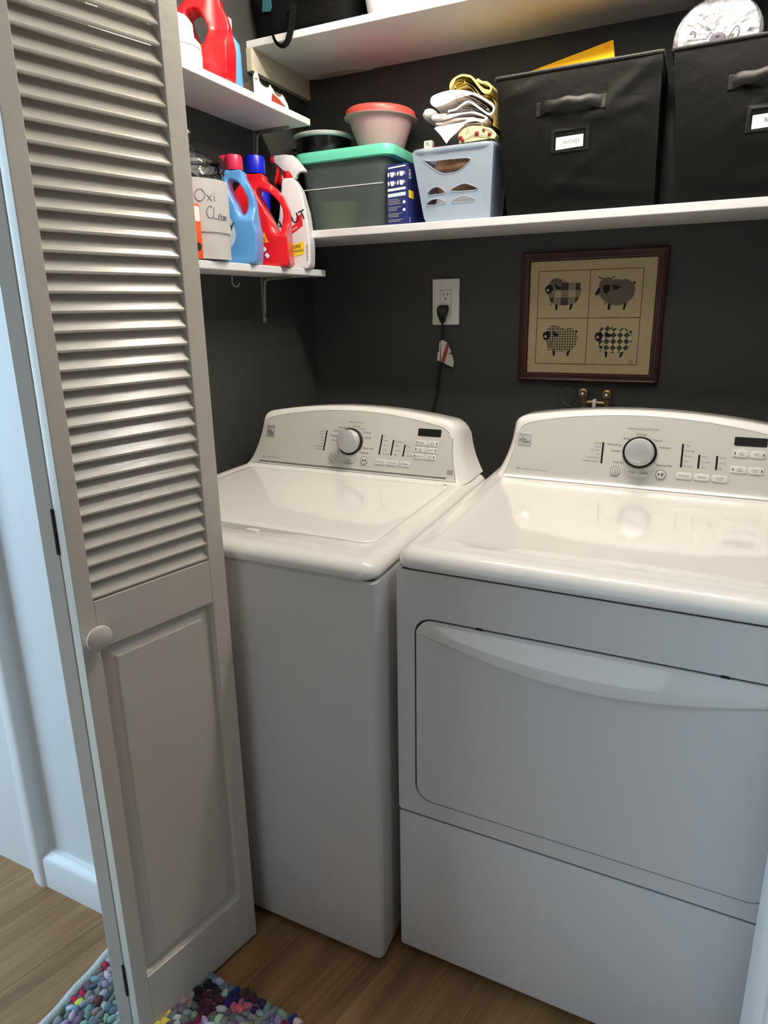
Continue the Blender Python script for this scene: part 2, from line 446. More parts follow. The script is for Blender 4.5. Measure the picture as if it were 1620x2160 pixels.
setting('ceiling', B(-2.3, 2.0, -2.4, D, ZC, ZC+0.06), 'ceiling', 'white ceiling over the closet and the hallway', 'ceiling')
# right jamb and casing: reveal line between the two boards
bm = nb(); box(bm, XJ, XJ+0.018, -0.186, -0.058, 0, 2.07, 0.003); setting('trim_1', bm, 'trim', 'white painted door jamb to the right of the dryer', 'trim')
bm = nb(); box(bm, XJ+0.006, XJ+0.075, -0.200, -0.178, 0, 2.13, 0.005); setting('trim_2', bm, 'trim', 'white painted casing board on the right side of the closet opening', 'trim')
# casing of the next doorway, with a heavy rounded bead on its right edge
prof = [(-2.2, -0.178), (-2.2, -0.186)] + [(-0.915, -0.186)] + [(-0.915+0.012*(1-math.cos(R(a))), -0.186-0.004*math.sin(R(a))) for a in (30, 60, 90)]
prof += [(-0.898, -0.193), (-0.888, -0.200), (-0.874, -0.206), (-0.858, -0.209), (-0.846, -0.208), (-0.841, -0.204), (-0.841, -0.178)]
bm = nb(); prism(bm, prof, 0.0, 2.2, lambda x, y, z: (x, y, z)); setting('trim_3', bm, 'trim', 'wide white door casing with a rounded bead at the far left edge', 'trim', 40)
# baseboard profile
bp_ = [(-0.178, 0), (-0.203, 0), (-0.203, 0.078), (-0.200, 0.084), (-0.192, 0.090), (-0.187, 0.096), (-0.178, 0.098)]
bm = nb(); prism(bm, bp_, -0.841, -0.56, lambda y, z, x: (x, y, z)); setting('baseboard_left', bm, 'trim', 'white baseboard with a moulded cap below the white hallway wall', 'baseboard', 35)

# ---- floor of separate planks
floor = tag(obj('floor', B(-2.3, 2.0, -2.4, D, -0.05, -0.006), 'gap'), 'warm brown oak-look plank floor in front of and under the machines', 'floor', kind=S)
def clip(poly, x0, x1, y0, y1):
    for ax, lim, sg in ((0, x0, 1), (0, x1, -1), (1, y0, 1), (1, y1, -1)):
        out = []
        for i in range(len(poly)):
            a, b = poly[i-1], poly[i]; da, db = sg*(a[ax]-lim), sg*(b[ax]-lim)
            if (da >= 0) != (db >= 0):
                t = da/(da-db); out.append((a[0]+(b[0]-a[0])*t, a[1]+(b[1]-a[1])*t))
            if db >= 0: out.append(b)
        poly = out
        if len(poly) < 3: return None
    return poly
ga = R(17); gd = Vector((math.sin(ga), math.cos(ga))); gp = Vector((math.cos(ga), -math.sin(ga)))
PW, PL = 0.185, 1.22
for i in range(-16, 17):
    off = random.random()*PL
    for j in range(-3, 4):
        a0, b0 = i*PW, j*PL+off
        q = [(gp*(a0+da)+gd*(b0+db)) for da, db in ((0.0003, 0.0003), (PW-0.0003, 0.0003), (PW-0.0003, PL-0.0003), (0.0003, PL-0.0003))]
        q = [(p.x, p.y) for p in q]
        poly = clip(q, -2.3, 2.0, -2.4, D)
        if not poly: continue
        bm = nb(); prism(bm, poly[::1], -0.005, 0.0, lambda x, y, z: (x, y, z), 0.0)
        obj('plank', bm, 'wood', floor)

# ================================================================== LOUVERED BIFOLD DOOR
door = thing('door_1', 'white bifold closet door with louvers above and a panel below', 'door', (-0.3727, -0.3687, 0), kind=S)
T_ = 0.028; WD = 0.277; ZT = 2.03; ZB = 0.008
def leaf(o2, ang, hall_side, with_knob):
    u_ = Vector((math.cos(R(ang)), math.sin(R(ang)), 0)); n_ = Vector((u_.y, -u_.x, 0))*hall_side
    O = Vector((o2[0], o2[1], 0))
    F = lambda u, n, z: O+u_*u+n_*n+Vector((0, 0, z))
    sl, sr = 0.0275, 0.0335
    obj('stile', B(0, sl, -T_, 0, ZB, ZT, 0.0012, 2, F), 'door', door)
    obj('stile', B(WD-sr, WD, -T_, 0, ZB, ZT, 0.0012, 2, F), 'door', door)
    for z0, z1 in ((ZB, 0.131), (0.815, 0.897), (1.955, ZT)):
        obj('rail', B(sl, WD-sr, -T_, -0.0004, z0, z1, 0.0010, 2, F), 'door', door)
    # lower raised panel
    u0, u1, z0, z1 = sl, WD-sr, 0.131, 0.815
    bm = nb(); loops = []
    for ins, dep in ((0.0, -0.004), (0.002, -0.0065), (0.004, -0.012), (0.0065, -0.0125), (0.026, -0.0055), (0.0265, -0.0035), (0.028, -0.0032)):
        loops.append([F(a, dep, b) for a, b in ((u0+ins, z0+ins), (u1-ins, z0+ins), (u1-ins, z1-ins), (u0+ins, z1-ins))])
    skin(bm, loops, True, False, True)
    back = [F(a, -T_+0.006, b) for a, b in ((u0, z0), (u1, z0), (u1, z1), (u0, z1))]
    bm.faces.new([bm.verts.new(p) for p in back])
    obj('raised_panel', bm, 'door', door)
    # louver slats, one by one
    sec = []
    c = Vector((-0.0135, 0.0)); d2 = Vector((0.0115, -0.0165)).normalized(); p2 = Vector((-d2.y, d2.x))
    hl, ht = 0.0184, 0.0030
    for a, b in ((-hl, -ht), (hl-0.002, -ht), (hl, -ht*0.4), (hl, ht*0.4), (hl-0.002, ht), (-hl, ht)):
        q = c+d2*a+p2*b; sec.append((q.x, q.y))
    k = 0; z = 0.915
    base = None
    while z < 1.955:
        if base is None:
            bm = nb(); prism(bm, sec, sl-0.001, WD-sr+0.001, lambda n, zz, u: F(u, n, zz+0.915))
            base = obj('slat', bm, 'door', door)
        else:
            s = base.copy(); C.objects.link(s); s.location = (0, 0, z-0.915)
        z += 0.0272
    if with_knob:
        bm = nb(); prof = [(0.009, -0.001), (0.009, 0.005), (0.011, 0.009), (0.017, 0.012), (0.0208, 0.0150), (0.0212, 0.0175), (0.0195, 0.0198), (0.0140, 0.0218), (0.007, 0.0232), (0.001, 0.0236)]
        lathe(bm, prof, 36, lambda x, y, z: F(0.0215+x, z, 0.842+y))
        obj('knob', bm, 'door', door, 50)
    return F
F1 = leaf((-0.3727, -0.3687), 75.0, 1, True)
bcorn = F1(0, -T_, 0)
ang2 = 104.0
u2 = Vector((math.cos(R(ang2)), math.sin(R(ang2)), 0)); n2 = Vector((u2.y, -u2.x, 0))*-1
o2 = Vector((bcorn.x, bcorn.y, 0))+n2*(T_+0.0015)
F2 = leaf((o2.x, o2.y), ang2, -1, False)
for z in (1.015, 0.130):
    bm = nb(); box(bm, -0.0030, 0.0015, -0.040, -0.0285, z-0.035, z+0.035, 0.0008, 1, F1)
    tube(bm, [F1(-0.001, -0.0292, z-0.036), F1(-0.001, -0.0292, z+0.036)], 0.0032, 8)
    obj('hinge', bm, 'hinge', door)

# ================================================================== WASHER AND DRYER
def rr_loop(x0, x1, y0, y1, r, ins, z, n=6, side=24):
    return [(x, y, z) for x, y in rrect(x0+ins, x1-ins, y0+ins, y1-ins, max(r-ins, 0.004), n, side)]
def console(root, xc, wbase, y0, zb, Hm, He, y1, foot):
    tl = R(19); st, ct = math.sin(tl), math.cos(tl); W2 = wbase/2; a = 0.925; dep = 0.055
    def hgt(s):
        h = Hm-(Hm-He)*abs(s)**2.0
        e = max(0, (abs(s)-0.88)/0.12)
        return h-0.030*(1-math.sqrt(max(0, 1-e*e*0.98)))
    def front(s, v, off=0.0):
        q = min(1.0, v/0.13); q = 1-(1-q)**2
        x = xc+s*(W2-0.034*q); e = max(0, (abs(s)-a)/(1-a))
        yo = dep*(1-math.sqrt(max(0, 1-e*e)))
        fl = -0.012*math.exp(-v/0.006)
        return Vector((x, y0+yo+v*st+fl-off*ct, zb+v*ct+off*st))
    bm = nb(); N = 72; cols = []
    for i in range(N+1):
        s = -1+2*i/N; s = math.sin(s*math.pi/2)*0.55+s*0.45 if True else s
        H = hgt(s); rt = 0.016; col = []
        for k in range(15):
            v = (H-rt)*(k/14)**1.6; col.append(front(s, v))
        top = front(s, H-rt)
        for k in range(1, 6):
            th = math.pi/2*k/5
            col.append(top+Vector((0, rt*(1-math.cos(th))+rt*st*math.sin(th), rt*math.sin(th))))
        q = col[-1]; yb = max(y1, q.y+0.01)
        nf = len(col)
        col.append(Vector((q.x, yb-0.02, q.z-0.004))); col.append(Vector((q.x, yb-0.004, q.z-0.012)))
        for k in range(14, -1, -1):
            f_ = col[k]; col.append(Vector((f_.x, yb, min(f_.z, q.z-0.020))))
        cols.append(col)
    V = [[bm.verts.new(p) for p in c] for c in cols]
    nc = len(V[0])
    for i in range(N):
        for k in range(nc-1):
            bm.faces.new((V[i][k], V[i+1][k], V[i+1][k+1], V[i][k+1]))
    for e_ in (V[0], V[-1]):
        for k in range(14): bm.faces.new((e_[k], e_[k+1], e_[nc-2-k], e_[nc-1-k]))
        bm.faces.new([e_[j] for j in range(14, nc-14)])
    con = obj('console', bm, 'appliance', root, 40)
    # silver fascia with a fine dark outline
    def fascia(name, m, grow, off, par):
        b2 = nb(); n = 56; rows = 22; G = []
        for i in range(n+1):
            s = -1+2*i/n
            edge = 1-abs(s); vt = (Hm-0.011)-(Hm-He+0.006)*abs(s)**2.0+grow
            e = max(0, (0.045-edge*0.31)/0.045)
            vt -= 0.022*(1-math.sqrt(max(0, 1-e*e)))
            vb = foot-grow
            col = []
            for k in range(rows+1):
                v = vb+(vt-vb)*(k/rows)**2.0
                q = min(1.0, v/0.13); q = 1-(1-q)**2
                half = 0.312+grow-0.025*q
                p = xc+s*half
                # find the console's own s for this x
                ss = (p-xc)/(W2-0.034*q)
                col.append(b2.verts.new(front(max(-1, min(1, ss)), v, off)))
            G.append(col)
        for i in range(n):
            for k in range(rows): b2.faces.new((G[i][k], G[i+1][k], G[i+1][k+1], G[i][k+1]))
        return obj(name, b2, m, par, 60)
    fascia('fascia_outline', 'ink', 0.0010, 0.0004, con)
    fas = fascia('fascia', 'silver', 0.0, 0.0009, con)
    def P(x, v, off=0.001): return Vector((x, y0+v*st-off*ct, zb+v*ct+off*st))
    return con, P, front
def round_btn(root, P, x, v, w_, h_, r=0.005):
    bm = nb(); prism(bm, rrect(x-w_/2, x+w_/2, v-h_/2, v+h_/2, r, 4), 0.0009, 0.0016, lambda a, b, c: P(a, b, c)); e = obj('button_outline', bm, 'button_edge', root)
    return bm
def button(con, P, x, v, w_, h_, name='button', mark=0):
    bm = nb(); prism(bm, rrect(x-w_/2, x+w_/2, v-h_/2, v+h_/2, 0.0045, 4), 0.0009, 0.0034, lambda a, b, c: P(a, b, c), 0.0009)
    b = obj(name, bm, 'button', con, 40)
    if mark:
        mx = x+mark*(w_/2-0.0045)
        bm = nb(); prism(bm, rrect(mx-0.001, mx+0.001, v-0.0032, v+0.0032, 0.0009, 3), 0.0034, 0.0037, lambda a, b, c: P(a, b, c))
        obj('indicator', bm, 'black_gloss', con)
def ring(bm, cx, cy, r0, r1, c0, c1, fn, n=40):
    slab_holes(bm, circ(cx, cy, r1, n), [circ(cx, cy, r0, n)], c0, c1, fn)
def dial(con, P, x, v):
    bm = nb()  # clear tab below the dial
    pts = [(x-0.031, v-0.005)]+[(x+0.031*math.cos(R(a)), v-0.034+0.024*math.sin(R(a))) for a in range(180, 361, 12)]+[(x+0.031, v-0.005)]
    prism(bm, pts, 0.0009, 0.0040, lambda a, b, c: P(a, b, c), 0.001); obj('dial_tab', bm, 'silver', con, 40)
    bm = nb(); lathe(bm, [(0.0372, 0.001), (0.0372, 0.006), (0.0350, 0.0085), (0.031, 0.0085)], 44, lambda a, b, c: P(x+a, v+b, c)); r_ = obj('dial_ring', bm, 'black_gloss', con, 40)
    bm = nb(); lathe(bm, [(0.0318, 0.007), (0.0318, 0.013), (0.0305, 0.0145), (0.0285, 0.031), (0.0272, 0.034), (0.022, 0.0352), (0.0, 0.0356)], 44, lambda a, b, c: P(x+a, v+b, c))
    obj('dial_knob', bm, 'chrome', con, 35)
def sym_button(con, P, x, v, kind):
    bm = nb(); prism(bm, circ(x, v, 0.0108, 30), 0.0009, 0.0030, lambda a, b, c: P(a, b, c), 0.0008); obj('button', bm, 'button', con, 40)
    bm = nb(); ring(bm, x, v, 0.0098, 0.0108, 0.0030, 0.0033, lambda a, b, c: P(a, b, c))
    if kind == 'power':
        ring(bm, x, v, 0.0050, 0.0062, 0.0030, 0.0033, lambda a, b, c: P(a, b, c), 26)
        prism(bm, rrect(x-0.0008, x+0.0008, v-0.0026, v+0.0026, 0.0006, 2), 0.0030, 0.0034, lambda a, b, c: P(a, b, c))
    else:
        prism(bm, [(x-0.0058, v-0.0042), (x-0.0012, v), (x-0.0058, v+0.0042)], 0.0030, 0.0034, lambda a, b, c: P(a, b, c))
        for q in (0.0014, 0.0044): prism(bm, [(x+q-0.0010, v-0.0042), (x+q+0.0010, v-0.0042), (x+q+0.0010, v+0.0042), (x+q-0.0010, v+0.0042)], 0.0030, 0.0034, lambda a, b, c: P(a, b, c))
    obj('button_symbol', bm, 'ink_dark', con, kind='stuff')
def bar(con, P, x, v0, v1, lean=0.0):
    bm = nb(); prism(bm, [(x-0.0021-lean, v0), (x+0.0021-lean, v0), (x+0.0021, v1), (x-0.0021, v1)], 0.0009, 0.0014, lambda a, b, c: P(a, b, c)); obj('indicator_bar', bm, 'plum', con)
def logo(con, P, x0, v0, w_, h_):
    bm = nb(); prism(bm, rrect(x0, x0+w_, v0, v0+h_, 0.003, 4), 0.0009, 0.0030, lambda a, b, c: P(a, b, c), 0.0008); b = obj('badge', bm, 'chrome', con, 40)
    bm = nb()
    put_text(bm, [('Kenmore', w_*0.21, x0+w_/2, v0+h_*0.82)], lambda a, b: P(a, b, 0.0032))
    for ph, am, base in ((0.0, 0.13, 0.36), (1.5, 0.09, 0.30)):   # two crossing wave strokes
        pts = [(x0+w_*(0.06+0.88*i/14), v0+h_*(base+am*math.sin(2*math.pi*i/14*0.95-0.6+ph))) for i in range(15)]
        for i in range(14):
            (xa, va), (xb, vb) = pts[i], pts[i+1]; t0 = 0.0003+0.0013*math.sin(math.pi*i/14); t1 = 0.0003+0.0013*math.sin(math.pi*(i+1)/14)
            bm.faces.new([bm.verts.new(P(*q, 0.0032)) for q in ((xa, va-t0), (xb, vb-t1), (xb, vb+t1), (xa, va+t0))])
    obj('badge_print', bm, 'ink', con, kind='stuff')
def prints(con, P, small, big):
    bm = nb(); put_text(bm, small, lambda a, b: P(a, b, 0.0012)); obj('printed_text', bm, 'ink', con, kind='stuff')
    bm = nb(); put_text(bm, big, lambda a, b: P(a, b, 0.0012)); obj('printed_text', bm, 'ink_dark', con, kind='stuff')

# ---------------- washer
WX0, WX1, WY, WZ = -0.716, -0.0155, -0.055, 0.903
washer = thing('washing_machine', 'white top-loading washing machine with a closed lid, left of the dryer', 'washing machine', ((WX0+WX1)/2, WY, 0))
bm = nb(); skin(bm, [rr_loop(WX0+0.002, WX1-0.002, WY+0.002, 0.66, 0.016, i, z, 5, 2) for i, z in ((0.006, 0.012), (0.0, 0.022), (0.0, 0.864), (0.004, 0.868))]); obj('cabinet', bm, 'appliance_side', washer, 40)
bm = nb(); skin(bm, [rr_loop(WX0, WX1, WY, 0.66, 0.02, 0.008, z, 5, 2) for z in (0.862, 0.876)]); obj('seam', bm, 'gap', washer)
for x in (WX0+0.06, WX1-0.06):
    for y in (WY+0.06, 0.6):
        bm = nb(); lathe(bm, [(0.018, 0.0), (0.02, 0.004), (0.012, 0.02)], 12, lambda a, b, c, x=x, y=y: (x+a, y+b, c)); obj('foot', bm, 'rubber', washer)
bm = nb(); loops = []
x0, x1, y0, y1 = WX0, WX1, WY-0.006, 0.66
def cap_loops(x0, x1, y0, y1, z0, zt, r, extra):
    L_ = [rr_loop(x0, x1, y0, y1, 0.034, 0.003, z0, 7, 28), rr_loop(x0, x1, y0, y1, 0.034, 0.0, z0+0.004, 7, 28)]
    for k in range(8):
        th = math.pi/2*k/7
        L_.append(rr_loop(x0, x1, y0, y1, 0.034, r*1.25*(1-math.cos(th)), zt-r+r*math.sin(th), 7, 28))
    for ins, dz in extra: L_.append(rr_loop(x0, x1, y0, y1, 0.034, ins, zt+dz, 7, 28))
    return L_
lx0, lx1, ly0, ly1 = -0.668, -0.064, 0.040, 0.492
loops = cap_loops(x0, x1, y0, y1, 0.8725, WZ, 0.024, ((0.034, 0), (0.042, 0)))
for g, dz in ((-0.004, 0.0), (-0.0012, -0.003), (0.004, -0.018)):
    loops.append([(x, y, WZ+dz) for x, y in rrect(lx0+g, lx1-g, ly0+g, ly1-g, 0.03, 7, 28)])
def grip(p):
    x, y, z = p
    t = (x-(-0.44))/0.26
    if abs(t) < 1 and y < 0.06:
        f = (1-t*t)**1.5; g = max(0, 1-abs(y-0.035)/0.05)
        z -= 0.0105*f*min(1, 1.6*g)
    return (x, y, z)
loops = [loops[i] if i < 6 else [grip(p) for p in loops[i]] for i in range(len(loops))]
skin(bm, loops, True, True, True); obj('top_cover', bm, 'appliance', washer, 60)
bm = nb(); ll = []
for ins, dz in ((0.004, -0.0175), (0.0015, -0.016), (0.0012, -0.003), (0.003, 0.0005), (0.008, 0.0016), (0.03, 0.002)):
    ll.append([(x, y, WZ+dz) for x, y in rrect(lx0+ins, lx1-ins, ly0+ins, ly1-ins, 0.03, 7, 12)])
skin(bm, ll, True, True, True); lid = obj('lid', bm, 'appliance', washer, 50)
bm = nb(); box(bm, -0.352, -0.322, 0.030, 0.042, WZ-0.011, WZ-0.004, 0.002); obj('latch', bm, 'appliance', washer, 40)
con, P, fr = console(washer, -0.366, 0.672, 0.502, WZ, 0.181, 0.150, 0.655, 0.0065)
# stripe along the foot of the fascia
bm = nb()
for i in range(24):
    s0, s1 = -0.86+1.72*i/24, -0.86+1.72*(i+1)/24
    bm.faces.new([bm.verts.new(fr(*q)) for q in ((s0, 0.0112, 0.0022), (s1, 0.0112, 0.0022), (s1, 0.0142, 0.0022), (s0, 0.0142, 0.0022))])
obj('stripe', bm, 'ink', con)
logo(con, P, -0.636, 0.085, 0.029, 0.032)
dial(con, P, -0.364, 0.086)
sym_button(con, P, -0.412, 0.039, 'power'); sym_button(con, P, -0.316, 0.039, 'start')
bar(con, P, -0.440, 0.056, 0.112, 0.004)
for x, v1 in ((-0.272, 0.111), (-0.238, 0.100), (-0.204, 0.089)): bar(con, P, x, 0.058, v1, 0.003)
for x in (-0.268, -0.2335, -0.199): button(con, P, x, 0.039, 0.031, 0.015)
for x, v, mk in ((-0.160, 0.0975, -1), (-0.127, 0.0975, 1), (-0.162, 0.0800, -1), (-0.129, 0.0800, 1), (-0.163, 0.0625, -1), (-0.131, 0.0625, 1)):
    button(con, P, x, v, 0.030, 0.0145, 'button', mk)
bm = nb(); prism(bm, rrect(-0.172, -0.109, 0.115, 0.1345, 0.003, 4), 0.0009, 0.0016, lambda a, b, c: P(a, b, c)); obj('display', bm, 'black_gloss', con)
bm = nb(); prism(bm, rrect(-0.082, -0.067, 0.020, 0.034, 0.001, 2), 0.0009, 0.0012, lambda a, b, c: P(a, b, c)); obj('rating_mark', bm, 'button_edge', con)
sm = [('WASH CYCLES', 0.0068, -0.353, 0.1395), ('POWER', 0.0068, -0.414, 0.022), ('START / PAUSE', 0.0068, -0.318, 0.022), ('High Efficiency', 0.0078, -0.604, 0.0255), ('for improved cleaning', 0.0034, -0.604, 0.0195)]
for t, v in (('Sensing', .109), ('Presoak', .1015), ('Wash', .0925), ('Rinse', .084), ('Spin', .0755), ('Add Garment', .068), ('Lid Locked', .0595)): sm.append((t, 0.0052, -0.4465, v, 'RIGHT'))
for t, v in (('Hot', .107), ('Warm', .096), ('Cool', .084), ('Cold', .072), ('Tap Cold', .061)): sm.append((t, 0.0052, -0.267, v, 'LEFT'))
for t, v in (('Ex. Heavy', .096), ('Heavy', .084), ('Normal', .0725), ('Light', .061)): sm.append((t, 0.0052, -0.233, v, 'LEFT'))
for t, v in (('High', .085), ('Low', .073), ('No Spin', .061)): sm.append((t, 0.0052, -0.199, v, 'LEFT'))
big = [('Normal', 0.0068, -0.352, 0.129), ('Bulky/Sheets', 0.0066, -0.3875, 0.123), ('Heavy Duty', 0.0066, -0.405, 0.113), ('Allergen', 0.0066, -0.4065, 0.0995, 'RIGHT'), ('Whites', 0.0066, -0.405, 0.0865, 'RIGHT'), ('Soak', 0.0066, -0.396, 0.0575),
       ('Casual', 0.0066, -0.333, 0.123), ('Delicate', 0.0066, -0.328, 0.114, 'LEFT'), ('Express', 0.0066, -0.324, 0.1, 'LEFT'), ('Rinse / Spin', 0.0066, -0.324, 0.072, 'LEFT'), ('Drain/Spin', 0.0066, -0.334, 0.059, 'LEFT'), ('he', 0.009, -0.636, 0.0250)]
prints(con, P, sm, big)
bt = [('Wash Temp', 0.0048, -0.268, 0.039), ('Soil Level', 0.0048, -0.2335, 0.039), ('Spin Speed', 0.0048, -0.199, 0.039), ('Fabric', .0042, -.158, .0995), ('Softener', .0042, -.158, .0952), ('2nd', .0042, -.130, .0995), ('Rinse', .0042, -.130, .0952),
      ('Auto', .0042, -.160, .082), ('Soak', .0042, -.160, .0777), ('Prewash', .0046, -.132, .080), ('Cycle Signal', .0042, -.161, .0625), ('Control', .0042, -.133, .0645), ('Lock', .0042, -.133, .0602)]
bm = nb(); put_text(bm, bt, lambda a, b: P(a, b, 0.0036)); put_text(bm, [('Clean', 0.0075, -0.364, 0.036), ('Washer', 0.0075, -0.364, 0.0285)], lambda a, b: P(a, b, 0.0043)); obj('button_text', bm, 'ink_dark', con, kind='stuff')

# ---------------- dryer
DX0, DX1, DY, DZ = 0.002, 0.704, 0.0, 0.922
dryer = thing('clothes_dryer', 'white front-loading clothes dryer with a wide door, right of the washing machine', 'clothes dryer', ((DX0+DX1)/2, DY, 0))
bm = nb(); skin(bm, [rr_loop(DX0+0.001, DX1-0.001, DY+0.004, 0.72, 0.012, i, z, 5, 2) for i, z in ((0.006, 0.014), (0.0, 0.022), (0.0, 0.352), (0.0, 0.885))]); obj('cabinet', bm, 'appliance_side', dryer, 40)
for x in (DX0+0.06, DX1-0.06):
    for y in (DY+0.06, 0.66):
        bm = nb(); lathe(bm, [(0.018, 0.0), (0.02, 0.004), (0.012, 0.02)], 12, lambda a, b, c, x=x, y=y: (x+a, y+b, c)); obj('foot', bm, 'rubber', dryer)
FXZ = lambda x, z, c: (x, DY-c, z)      # on the dryer's front, c = proud of it
bm = nb(); prism(bm, rrect(DX0, DX1, 0.020, 0.3615, 0.006, 4), -0.004, 0.001, FXZ, 0.0025); obj('kick_panel', bm, 'appliance_side', dryer, 40)
bm = nb(); slab_holes(bm, rrect(DX0, DX1, 0.3665, 0.8815, 0.007, 5), [rrect(0.037, 0.643, 0.401, 0.793, 0.034, 8)], -0.004, 0.001, FXZ); obj('front_panel', bm, 'appliance_side', dryer, 40)
bm = nb(); prism(bm, rrect(DX0+0.006, DX1-0.006, 0.03, 0.884, 0.008, 3), -0.004, -0.0025, FXZ); obj('seam', bm, 'gap', dryer)
bm = nb(); NX, NZ = 70, 80; dx0, dx1, dz0, dz1 = 0.0405, 0.6395, 0.4045, 0.7895
def zc(x):
    t = (x-0.338)/0.300; t = max(-1, min(1, t)); return 0.7685-0.043*(1-t*t)**1.2
def dd(x, z):
    t = (x-0.338)/0.300; t = max(-1, min(1, t)); A = 0.0016+0.0135*(1-t*t)**1.1
    c = zc(x); top = 0.7855
    if z >= top: d = 0.0
    elif z >= c:
        q = (top-z)/(top-c); d = A*(math.sin(q*math.pi/2))**1.3
    else:
        q = (c-z)/0.0075; d = A*math.sqrt(max(0, 1-q*q)) if q < 1 else 0.0
    return d
def rc(x, z, r=0.032):       # rounded corners: distance outside the outline
    cx = min(max(x, dx0+r), dx1-r); cz = min(max(z, dz0+r), dz1-r)
    return math.hypot(x-cx, z-cz)-r if (abs(x-cx) > 1e-9 and abs(z-cz) > 1e-9) else -1
zs = [dz0+0.032*(1-math.cos(R(90*k/8))) for k in range(9)]+[dz0+0.032+(0.71-dz0-0.032)*k/10 for k in range(1, 11)]+[0.71+(dz1-0.0012-0.71)*k/60 for k in range(1, 61)]+[dz1-0.0008, dz1-0.0004, dz1-0.00012, dz1]
outl = rrect(dx0, dx1, dz0, dz1, 0.032, 8)
ns = 72; rows = []
for z in zs:
    ex = 0.0
    for zz, sg in ((dz0+0.032-z, 1), (z-dz1+0.032, 1)):
        if zz > 0: ex = 0.032-math.sqrt(max(0, 0.032**2-zz*zz))
    a, b = dx0+ex, dx1-ex
    rows.append([(a+(b-a)*i/ns, z) for i in range(ns+1)])
G = [[bm.verts.new((x, DY-0.0022-dd(x, z), z)) for x, z in r_] for r_ in rows]
for j in range(len(G)-1):
    for i in range(ns): bm.faces.new((G[j][i], G[j][i+1], G[j+1][i+1], G[j+1][i]))
edge = [G[0][i] for i in range(ns+1)]+[G[j][ns] for j in range(1, len(G))]+[G[-1][i] for i in range(ns-1, -1, -1)]+[G[j][0] for j in range(len(G)-2, 0, -1)]
bk = [bm.verts.new((v.co.x, DY+0.004, v.co.z)) for v in edge]
for i in range(len(edge)):
    j = (i+1) % len(edge); bm.faces.new((edge[i], edge[j], bk[j], bk[i]))
hb = bm.copy()
def in_handle(f):
    c_ = f.calc_center_median(); return c_.y < DY+0.0005 and c_.z > zc(c_.x)-0.0085
bmesh.ops.delete(bm, geom=[f for f in bm.faces if in_handle(f)], context='FACES')
bmesh.ops.delete(hb, geom=[f for f in hb.faces if not in_handle(f)], context='FACES')
dr = obj('door', bm, 'appliance_side', dryer, 30)
obj('door_handle', hb, 'appliance', dr, 30)
for x in (0.158, 0.538):
    bm = nb(); box(bm, x-0.006, x+0.006, DY-0.0015, DY+0.003, 0.7885, 0.7945, 0.001); obj('bumper', bm, 'gap', dryer)
bm = nb(); skin(bm, [rr_loop(DX0, DX1, DY, 0.72, 0.014, 0.006, z, 5, 2) for z in (0.880, 0.893)]); obj('seam', bm, 'gap', dryer)
bm = nb()
loops = cap_loops(DX0, DX1, DY-0.012, 0.72, 0.8885, DZ, 0.026, ((0.036, 0.0), (0.046, 0.0004), (0.050, 0.0012), (0.056, 0.0014), (0.062, 0.0004), (0.070, -0.0014), (0.10, -0.0016)))
skin(bm, loops, True, True, True); obj('top_cover', bm, 'appliance', dryer, 60)
con, P, fr = console(dryer, 0.362, 0.676, 0.552, DZ-0.0015, 0.180, 0.150, 0.715, 0.0030)
logo(con, P, 0.079, 0.083, 0.033, 0.032)
dial(con, P, 0.362, 0.084)
sym_button(con, P, 0.313, 0.0375, 'power'); sym_button(con, P, 0.411, 0.0375, 'start')
bar(con, P, 0.2805, 0.053, 0.103)
for x, v1 in ((0.451, 0.111), (0.486, 0.089), (0.5215, 0.089)): bar(con, P, x, 0.058, v1)
for x in (0.459, 0.495, 0.5305): button(con, P, x, 0.039, 0.032, 0.0155)
for x, v, mk in ((0.566, 0.0975, -1), (0.599, 0.0975, 1), (0.565, 0.062, -1), (0.598, 0.062, 1)): button(con, P, x, v, 0.031, 0.0155, 'button', mk)
bm = nb(); prism(bm, rrect(0.552, 0.615, 0.1145, 0.134, 0.003, 4), 0.0009, 0.0016, lambda a, b, c: P(a, b, c)); obj('display', bm, 'black_gloss', con)
sm = [('EVENHEAT AUTO DRY', 0.0068, 0.365, 0.1385), ('POWER', 0.0068, 0.312, 0.0215), ('START / PAUSE', 0.0068, 0.411, 0.0195), ('AutoMoistureSensing', 0.0082, 0.122, 0.0235)]
for t, v in (('Sensing', .100), ('Drying', .091), ('Cool Down', .083), ('Dry', .074), ('Wrinkle Guard', .065), ('Check Lint Screen', .0565)): sm.append((t, 0.0050, 0.2755, v, 'RIGHT'))
for t, v in (('High', .107), ('Med High', .096), ('Medium', .0835), ('Low', .072), ('Air Only', .061)): sm.append((t, 0.0052, 0.456, v, 'LEFT'))
for t, v in (('More', .085), ('Normal', .073), ('Less', .061)): sm.append((t, 0.0052, 0.491, v, 'LEFT'))
for t, v in (('60 Min', .085), ('30 Min', .073), ('Off', .061)): sm.append((t, 0.0052, 0.5265, v, 'LEFT'))
big = [('Normal', 0.0068, 0.362, 0.1265), ('Bulky', 0.0066, 0.331, 0.115), ('Heavy Duty', 0.0066, 0.322, 0.099, 'RIGHT'), ('Sanitize', 0.0066, 0.320, 0.0845, 'RIGHT'), ('Time Dry', 0.0066, 0.318, 0.058), ('Casual', 0.0066, 0.389, 0.115, 'LEFT'), ('Delicates', 0.0066, 0.402, 0.0995, 'LEFT'), ('Express Dry', 0.0066, 0.416, 0.059)]
prints(con, P, sm, big)
